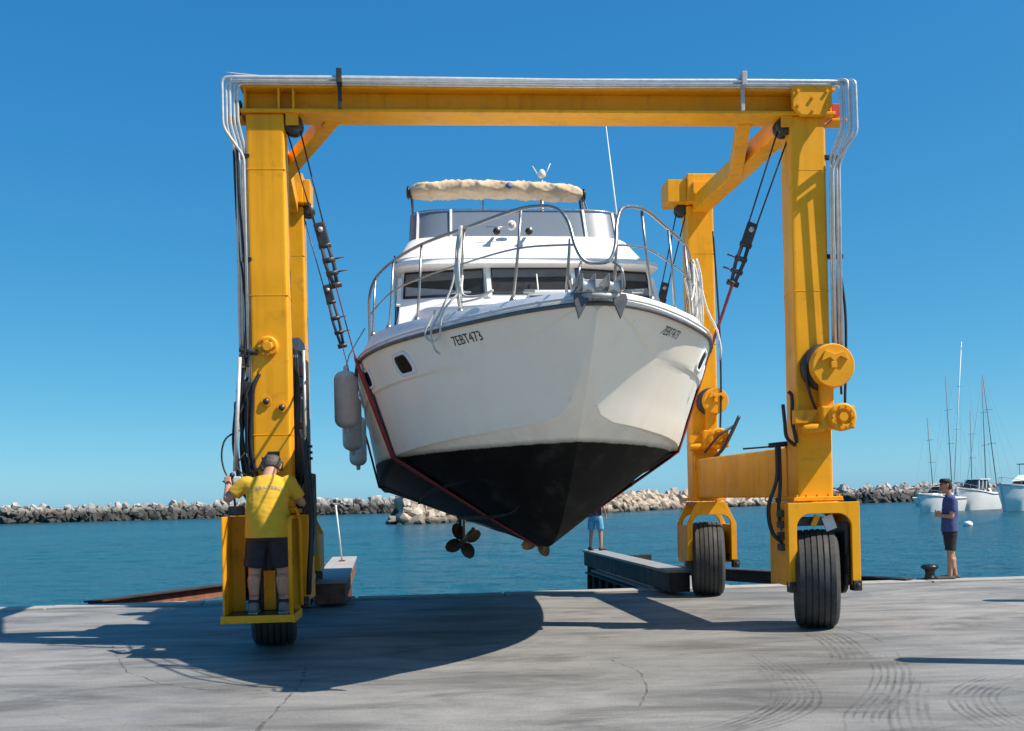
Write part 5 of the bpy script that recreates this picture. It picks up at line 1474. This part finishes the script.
for s in (-1, 1):
    S = Body(); S.limb((s*0.15, 0.06, 0.045), (s*0.172, -0.17, 0.04), 0.052, 0.045); S.fuse('shoe', M['shoe'], pe, 0.011, 2)

# ------------------------------------------------------------------ small things on the quay
b0 = ground_pt(930, 581)
bo = empty('bollard', (b0.x, b0.y, 0), 0, 'black iron mooring bollard at the feet of the onlooker', 'bollard')
MB().box((0, 0, 0.02), (0.36, 0.30, 0.04)).build('base_plate', M['dark_steel'], bo, 0.01)
MB().lathe([(0.12, 0.035), (0.09, 0.07), (0.075, 0.14), (0.085, 0.19), (0.14, 0.22), (0.15, 0.25), (0.11, 0.28), (0.02, 0.29)], 20).build('post', M['black_plastic'], bo)
p0 = crane_pt(-2.72, 9.6, 0.40)
po = empty('marker_pole', p0, 0, 'thin white pole standing on the rusty pier', 'pole')
MB().tube([(0, 0, 0.0), (-0.10, 0, 1.12)], [0.018, 0.014], 8).build('pole', M['white_paint'], po)
MB().box((0, 0, 0.012), (0.12, 0.12, 0.02)).build('foot', M['rust'], po, 0.004)
# unseen posts added outside the picture to cast two shadow streaks on the apron
for (x, y, h, r) in ((6.2, 9.45, 3.3, 0.17), (9.3, 14.55, 3.4, 0.17)):
    e = empty('shadow_post', (x, y, 0), 0, 'unseen tall round post added to cast a shadow streak, %s' % ('nearest the camera right of the apron' if y < 12 else 'further back right of the apron'), 'post', 'added shadow posts right of the apron')
    MB().lathe([(r, 0.0), (r, h-0.08), (r*0.6, h-0.02), (0.02, h)], 20).build('post', M['galv'], e)
    MB().lathe([(r*1.7, 0.0), (r*1.7, 0.03)], 20).build('base_plate', M['galv'], e)

# ------------------------------------------------------------------ breakwaters
def rock_mesh(seed, mt):
    random.seed(seed); bm = bmesh.new()
    for _ in range(13):
        v = Vector((random.gauss(0, 1), random.gauss(0, 1), random.gauss(0, 1))).normalized()
        bm.verts.new((v.x*random.uniform(0.8, 1.1), v.y*random.uniform(0.75, 1.0), v.z*random.uniform(0.6, 0.85)))
    bmesh.ops.convex_hull(bm, input=bm.verts)
    for v in [v for v in bm.verts if not v.link_faces]: bm.verts.remove(v)
    bmesh.ops.recalc_face_normals(bm, faces=bm.faces)
    me = bpy.data.meshes.new('rock'); bm.to_mesh(me); bm.free(); me.materials.append(mt)
    return me
def px_line(px, D):
    """world point of the water line at picture column px and distance D"""
    return Vector(((px-512)/FOC*D, D, WATER_Z))
def breakwater(ctrl, mt, label, limit, seed, height=3.5, size=(0.38, 1.4)):
    pts = curve_pts(ctrl, 6); c0 = pts[len(pts)//2]
    root = empty('breakwater', (c0.x, c0.y, WATER_Z), 0, label, 'breakwater', 'rock breakwaters across the harbour')
    protos = [rock_mesh(seed*50+i, mt) for i in range(9)]
    random.seed(seed); items = []
    # a rubble core under the rocks
    rows = []
    for i, p in enumerate(pts):
        d_ = (pts[min(i+1, len(pts)-1)]-pts[max(i-1, 0)]).normalized(); n_ = Vector((-d_.y, d_.x, 0))
        if n_.y < 0: n_ = -n_
        rows.append([p-c0+n_*w+Vector((0, 0, h)) for w, h in ((0.8, -0.8), (3.6, height*0.72), (6.0, height*0.80), (10, -0.8))])
    MB().grid(rows, 0, False).build('rubble_core', mt, root)
    L = 0
    for p, q_ in zip(pts, pts[1:]):
        d_ = (q_-p); seg = d_.length; d_.normalize(); n_ = Vector((-d_.y, d_.x, 0))
        if n_.y < 0: n_ = -n_
        cnt = int(seg*8.5)+1
        for _ in range(cnt):
            t = random.random(); u = random.random()**0.9
            sc = random.uniform(*size)*(0.8+0.4*random.random())
            z = -0.2+u*(height-0.35)+random.uniform(-0.2, 0.2)
            w = 0.4+u*4.2+random.uniform(-0.5, 0.5)
            items.append((p.lerp(q_, t)+n_*w+Vector((0, 0, z))-c0, sc, random.randrange(9), (random.uniform(0, 6.3), random.uniform(0, 6.3), random.uniform(0, 6.3))))
    items.sort(key=lambda it: -it[1]/(it[0]+c0).y)
    rest = MB()
    for k, (loc, sc, pi, rot) in enumerate(items):
        if k < limit:
            o = link('rock', protos[pi], root); o.location = loc; o.scale = (sc, sc, sc); o.rotation_euler = rot
        else:
            Mx = Matrix.Rotation(rot[2], 3, 'Z') @ Matrix.Rotation(rot[1], 3, 'Y') @ Matrix.Rotation(rot[0], 3, 'X')
            me_ = protos[pi]
            rest.add([Mx @ (v.co*sc)+loc for v in me_.vertices], [tuple(f.vertices) for f in me_.polygons])
    if rest.v: tag(rest.build('rocks', mt, root), kind='stuff')
    return root
breakwater([px_line(-120, 196), px_line(0, 205), px_line(140, 213), px_line(280, 225), px_line(400, 240), px_line(520, 250)], M['rock_dark'], 'long grey rock breakwater left of the yacht', 100, 1)
breakwater([px_line(386, 128), px_line(420, 127), px_line(470, 134), px_line(540, 152), px_line(620, 180), px_line(700, 205), px_line(790, 225)], M['rock_light'], 'sunlit beige rock breakwater behind the yacht keel and the right columns', 110, 2, 3.3)
breakwater([px_line(765, 222), px_line(850, 224), px_line(940, 232), px_line(1080, 246)], M['rock_dark'], 'dark rock breakwater right of the hoist behind the moored boats', 90, 3, 3.7)

# ------------------------------------------------------------------ moored boats and buoy
def small_hull(L, Bm, F, mt, root, dr=0.25):
    m = MB(); rows = []; n = 12
    for i in range(n+1):
        t = i/n; x = -L/2+L*t                       # bow at -x
        b = Bm/2*min(1, (math.sin(min(1, t*2.5+0.02)*math.pi/2))**0.75)*(1-0.12*max(0, t-0.7)/0.3)
        zs = F*(1.28-0.34*min(1, t*1.5)); rk = 0.10*L*(1-t)**3
        rows.append([(x+rk, -b*0.12, -0.35), (x+rk*0.8, -b*0.70, 0.0), (x+rk*0.3, -b*0.92, zs*0.55), (x, -b, zs), (x, -b*0.88, zs+0.02), (x, 0, zs+0.08), (x, b*0.88, zs+0.02), (x, b, zs), (x+rk*0.3, b*0.92, zs*0.55), (x+rk*0.8, b*0.70, 0), (x+rk, b*0.12, -0.35)])
    m.grid(rows); m.add(rows[0], [tuple(range(11))]); m.add(rows[-1], [tuple(range(11))])
    return m.build('hull', mt, root, autosmooth=0.7)
M['far_white'] = simple('far_boat_white', (0.86, 0.855, 0.84), 0.45, 0, 0.04, 2)
M['stripe'] = simple('far_boat_stripe', (0.05, 0.06, 0.09), 0.5, 0, 0.1, 3)
def motor_boat(px, D, L, F, yaw, label, style):
    p = px_line(px, D)
    root = empty('motor_boat', p, yaw, label, 'boat', 'moored motor boats')
    Bm = L*0.33
    small_hull(L, Bm, F, M['far_white'], root)
    def trunk(x0, x1, w0, w1, z0, z1, nm, mt, rake=0.35, be=0.03):
        m = MB(); h = z1-z0
        a = [(x0, -w0/2, z0), (x1, -w1/2, z0), (x1, w1/2, z0), (x0, w0/2, z0)]
        b = [(x0+h*rake*2.2, -w0*0.40, z1), (x1-h*0.15, -w1*0.42, z1), (x1-h*0.15, w1*0.42, z1), (x0+h*rake*2.2, w0*0.40, z1)]
        m.add(a+b, [(3, 2, 1, 0), (4, 5, 6, 7), (0, 1, 5, 4), (1, 2, 6, 5), (2, 3, 7, 6), (3, 0, 4, 7)])
        return m.build(nm, mt, root, be)
    c = trunk(-L*0.30, L*0.22, Bm*0.55, Bm*0.72, F*0.95, F*0.95+0.55, 'cabin', M['far_white'])
    # windscreen panes and side windows
    if style == 0:
        w = trunk(-L*0.13, L*0.10, Bm*0.56, Bm*0.66, F*0.95+0.56, F*0.95+1.30, 'wheelhouse', M['glass'], 0.6)
        MB().box((0.0*L+0.22, 0, F*0.95+1.35), (L*0.20, Bm*0.62, 0.08)).build('roof', M['far_white'], root, 0.03)
        for s in (-1, 1): MB().beam((-L*0.09, s*Bm*0.24, F*0.95+0.56), (-L*0.02, s*Bm*0.22, F*0.95+1.33), 0.06, 0.06).build('window_post', M['far_white'], root)
    elif style == 1:
        w = trunk(-L*0.20, L*0.16, Bm*0.60, Bm*0.72, F*0.95+0.56, F*0.95+1.65, 'wheelhouse', M['glass'], 0.4)
        MB().box((0.05*L, 0, F*0.95+1.70), (L*0.30, Bm*0.70, 0.10)).build('roof', M['far_white'], root, 0.04)
        for s in (-1, 1):
            for f in (-0.10, 0.0, 0.10): MB().beam((L*f-0.3, s*Bm*0.33, F*0.95+0.56), (L*f+0.05, s*Bm*0.29, F*0.95+1.66), 0.10, 0.10).build('window_post', M['far_white'], root)
        MB().box((L*0.50, 0, 0.25), (0.5, 0.45, 0.9)).build('outboard_motor', M['black_plastic'], root, 0.05)
    else:
        w = trunk(-L*0.14, L*0.34, Bm*0.66, Bm*0.80, F*0.95+0.50, F*0.95+1.05, 'saloon_windows', M['glass'], 0.5)
        trunk(-L*0.12, L*0.36, Bm*0.62, Bm*0.84, F*0.95+1.05, F*0.95+1.75, 'flybridge', M['far_white'], 0.8)
        MB().box((L*0.18, 0, F*0.95+3.05), (L*0.30, Bm*0.78, 0.10)).build('canopy', M['navy_canvas'], root, 0.04)
        for s in (-1, 1):
            for f in (0.06, 0.30): MB().tube([(L*f, s*Bm*0.36, F*0.95+1.7), (L*f, s*Bm*0.36, F*0.95+3.02)], 0.03, 6).build('canopy_post', M['aluminium'], root)
    # pulpit rail
    rl = curve_pts([(-L*0.05, -Bm*0.42, F*1.0+0.55), (-L*0.3, -Bm*0.34, F*1.15+0.55), (-L*0.48, 0, F*1.3+0.6), (-L*0.3, Bm*0.34, F*1.15+0.55), (-L*0.05, Bm*0.42, F*1.0+0.55)], 6)
    MB().tube(rl, 0.025, 6).build('rail', M['aluminium'], root)
    for k in (2, 7, 12, 17, 22):
        if k < len(rl): MB().tube([rl[k], (rl[k].x, rl[k].y, F*1.0)], 0.02, 5).build('stanchion', M['aluminium'], root)
    for sd_ in (-1, 1):
        rs = []
        for i in range(13):
            t = i/12; b = Bm/2*min(1, (math.sin(min(1, t*2.5+0.02)*math.pi/2))**0.75)*(1-0.12*max(0, t-0.7)/0.3)
            rs.append((-L/2+L*t-0.01, sd_*(b+0.015), F*(1.28-0.34*min(1, t*1.5))-0.16))
        MB().tube(rs, 0.035, 6).build('rub_strake', M['stripe'], root)
    for sd_ in (-1, 1):
        for f in (0.0, 0.14, 0.28): MB().box((L*f-L*0.16, sd_*Bm*0.335, F*0.95+0.28), (L*0.09, 0.03, 0.22)).build('side_window', M['glass'], root, 0.01)
    return root
motor_boat(938, 131, 8.6, 1.75, R(38), 'small white motor boat whose bow points left behind the onlooker', 0)
motor_boat(976, 137, 9.2, 2.2, R(40), 'white cabin cruiser with windowed wheelhouse and black outboard right of the onlooker', 1)
motor_boat(1030, 128, 13.5, 2.5, R(38), 'white flybridge motor boat with navy canopy cut by the right picture edge', 2)
def sail_boat(px, D, H, lean, mt, label, stay=0.0, cover=None):
    p = px_line(px, D)
    root = empty('sailing_boat', p, R(15), label, 'sailboat', 'moored sailing boats')
    small_hull(9.5, 3.0, 1.05, M['far_white'], root)
    m = MB(); m.add([(-2.2, -0.8, 0.95), (1.4, -0.9, 0.95), (1.4, 0.9, 0.95), (-2.2, 0.8, 0.95), (-1.6, -0.6, 1.45), (1.2, -0.75, 1.4), (1.2, 0.75, 1.4), (-1.6, 0.6, 1.45)], [(3, 2, 1, 0), (4, 5, 6, 7), (0, 1, 5, 4), (1, 2, 6, 5), (2, 3, 7, 6), (3, 0, 4, 7)])
    m.build('cabin', M['far_white'], root, 0.05)
    top = Vector((-0.8+lean, 0, H))
    ms = MB().tube([(-0.8, 0, 1.0), top], [0.075, 0.05], 8).build('mast', mt, root)
    for f in (0.45, 0.72):
        c = Vector((-0.8, 0, 1.0)).lerp(top, f); MB().tube([c+Vector((0.2, -0.9, 0)), c, c+Vector((0.2, 0.9, 0))], 0.03, 5).build('spreader', mt, ms)
    MB().tube([(-0.8, 0, 1.9), (2.9, 0, 1.95)], 0.07, 6).build('boom', M['aluminium'], root)
    MB().tube([(-0.6, 0, 2.02), (1, 0, 2.10), (2.8, 0, 2.05)], [0.13, 0.16, 0.08], 8).build('sail_cover', cover or M['navy_canvas'], root)
    MB().tube([top, (4.6, 0, 1.1)], 0.008, 4).build('backstay', M['aluminium'], root)
    MB().tube([top, (-4.5, 0, 1.25)], 0.025 if stay else 0.008, 4).build('forestay', mt if stay else M['aluminium'], root)
    for s in (-1, 1): MB().tube([top, (-0.7, s*1.35, 1.1)], 0.008, 4).build('shroud', M['aluminium'], root)
    return root
sail_boat(938, 176, 14.2, -0.9, M['aluminium'], 'sailing boat with the shortest grey mast leftmost behind the small motor boat')
sail_boat(957, 168, 20.0, -0.8, M['aluminium'], 'sailing boat with tall grey mast just left of the white mast')
sail_boat(958, 150, 22.8, 1.9, M['white_mast'], 'sailing boat with the tallest mast, white and leaning right')
sail_boat(976, 186, 16.0, 0.0, M['aluminium'], 'sailing boat with thin mast between the white mast and the right pair')
sail_boat(991, 160, 18.6, -0.3, M['aluminium'], 'sailing boat with blue sail cover and mast at the right', 0.03, M['badge'])
sail_boat(1003, 158, 18.9, -2.2, M['aluminium'], 'sailing boat with raked grey mast rightmost before the flybridge boat')
p = ground_pt(968, 526, WATER_Z)
bu = empty('mooring_buoy', p, 0, 'small white mooring buoy floating right of the onlooker', 'buoy')
MB().ball((0, 0, 0.12), (0.34, 0.34, 0.26), 16, 10).build('float', M['far_white'], bu)
MB().lathe([(0.05, 0.34), (0.05, 0.44), (0.09, 0.46), (0.09, 0.48)], 12).build('mooring_ring', M['aluminium'], bu)
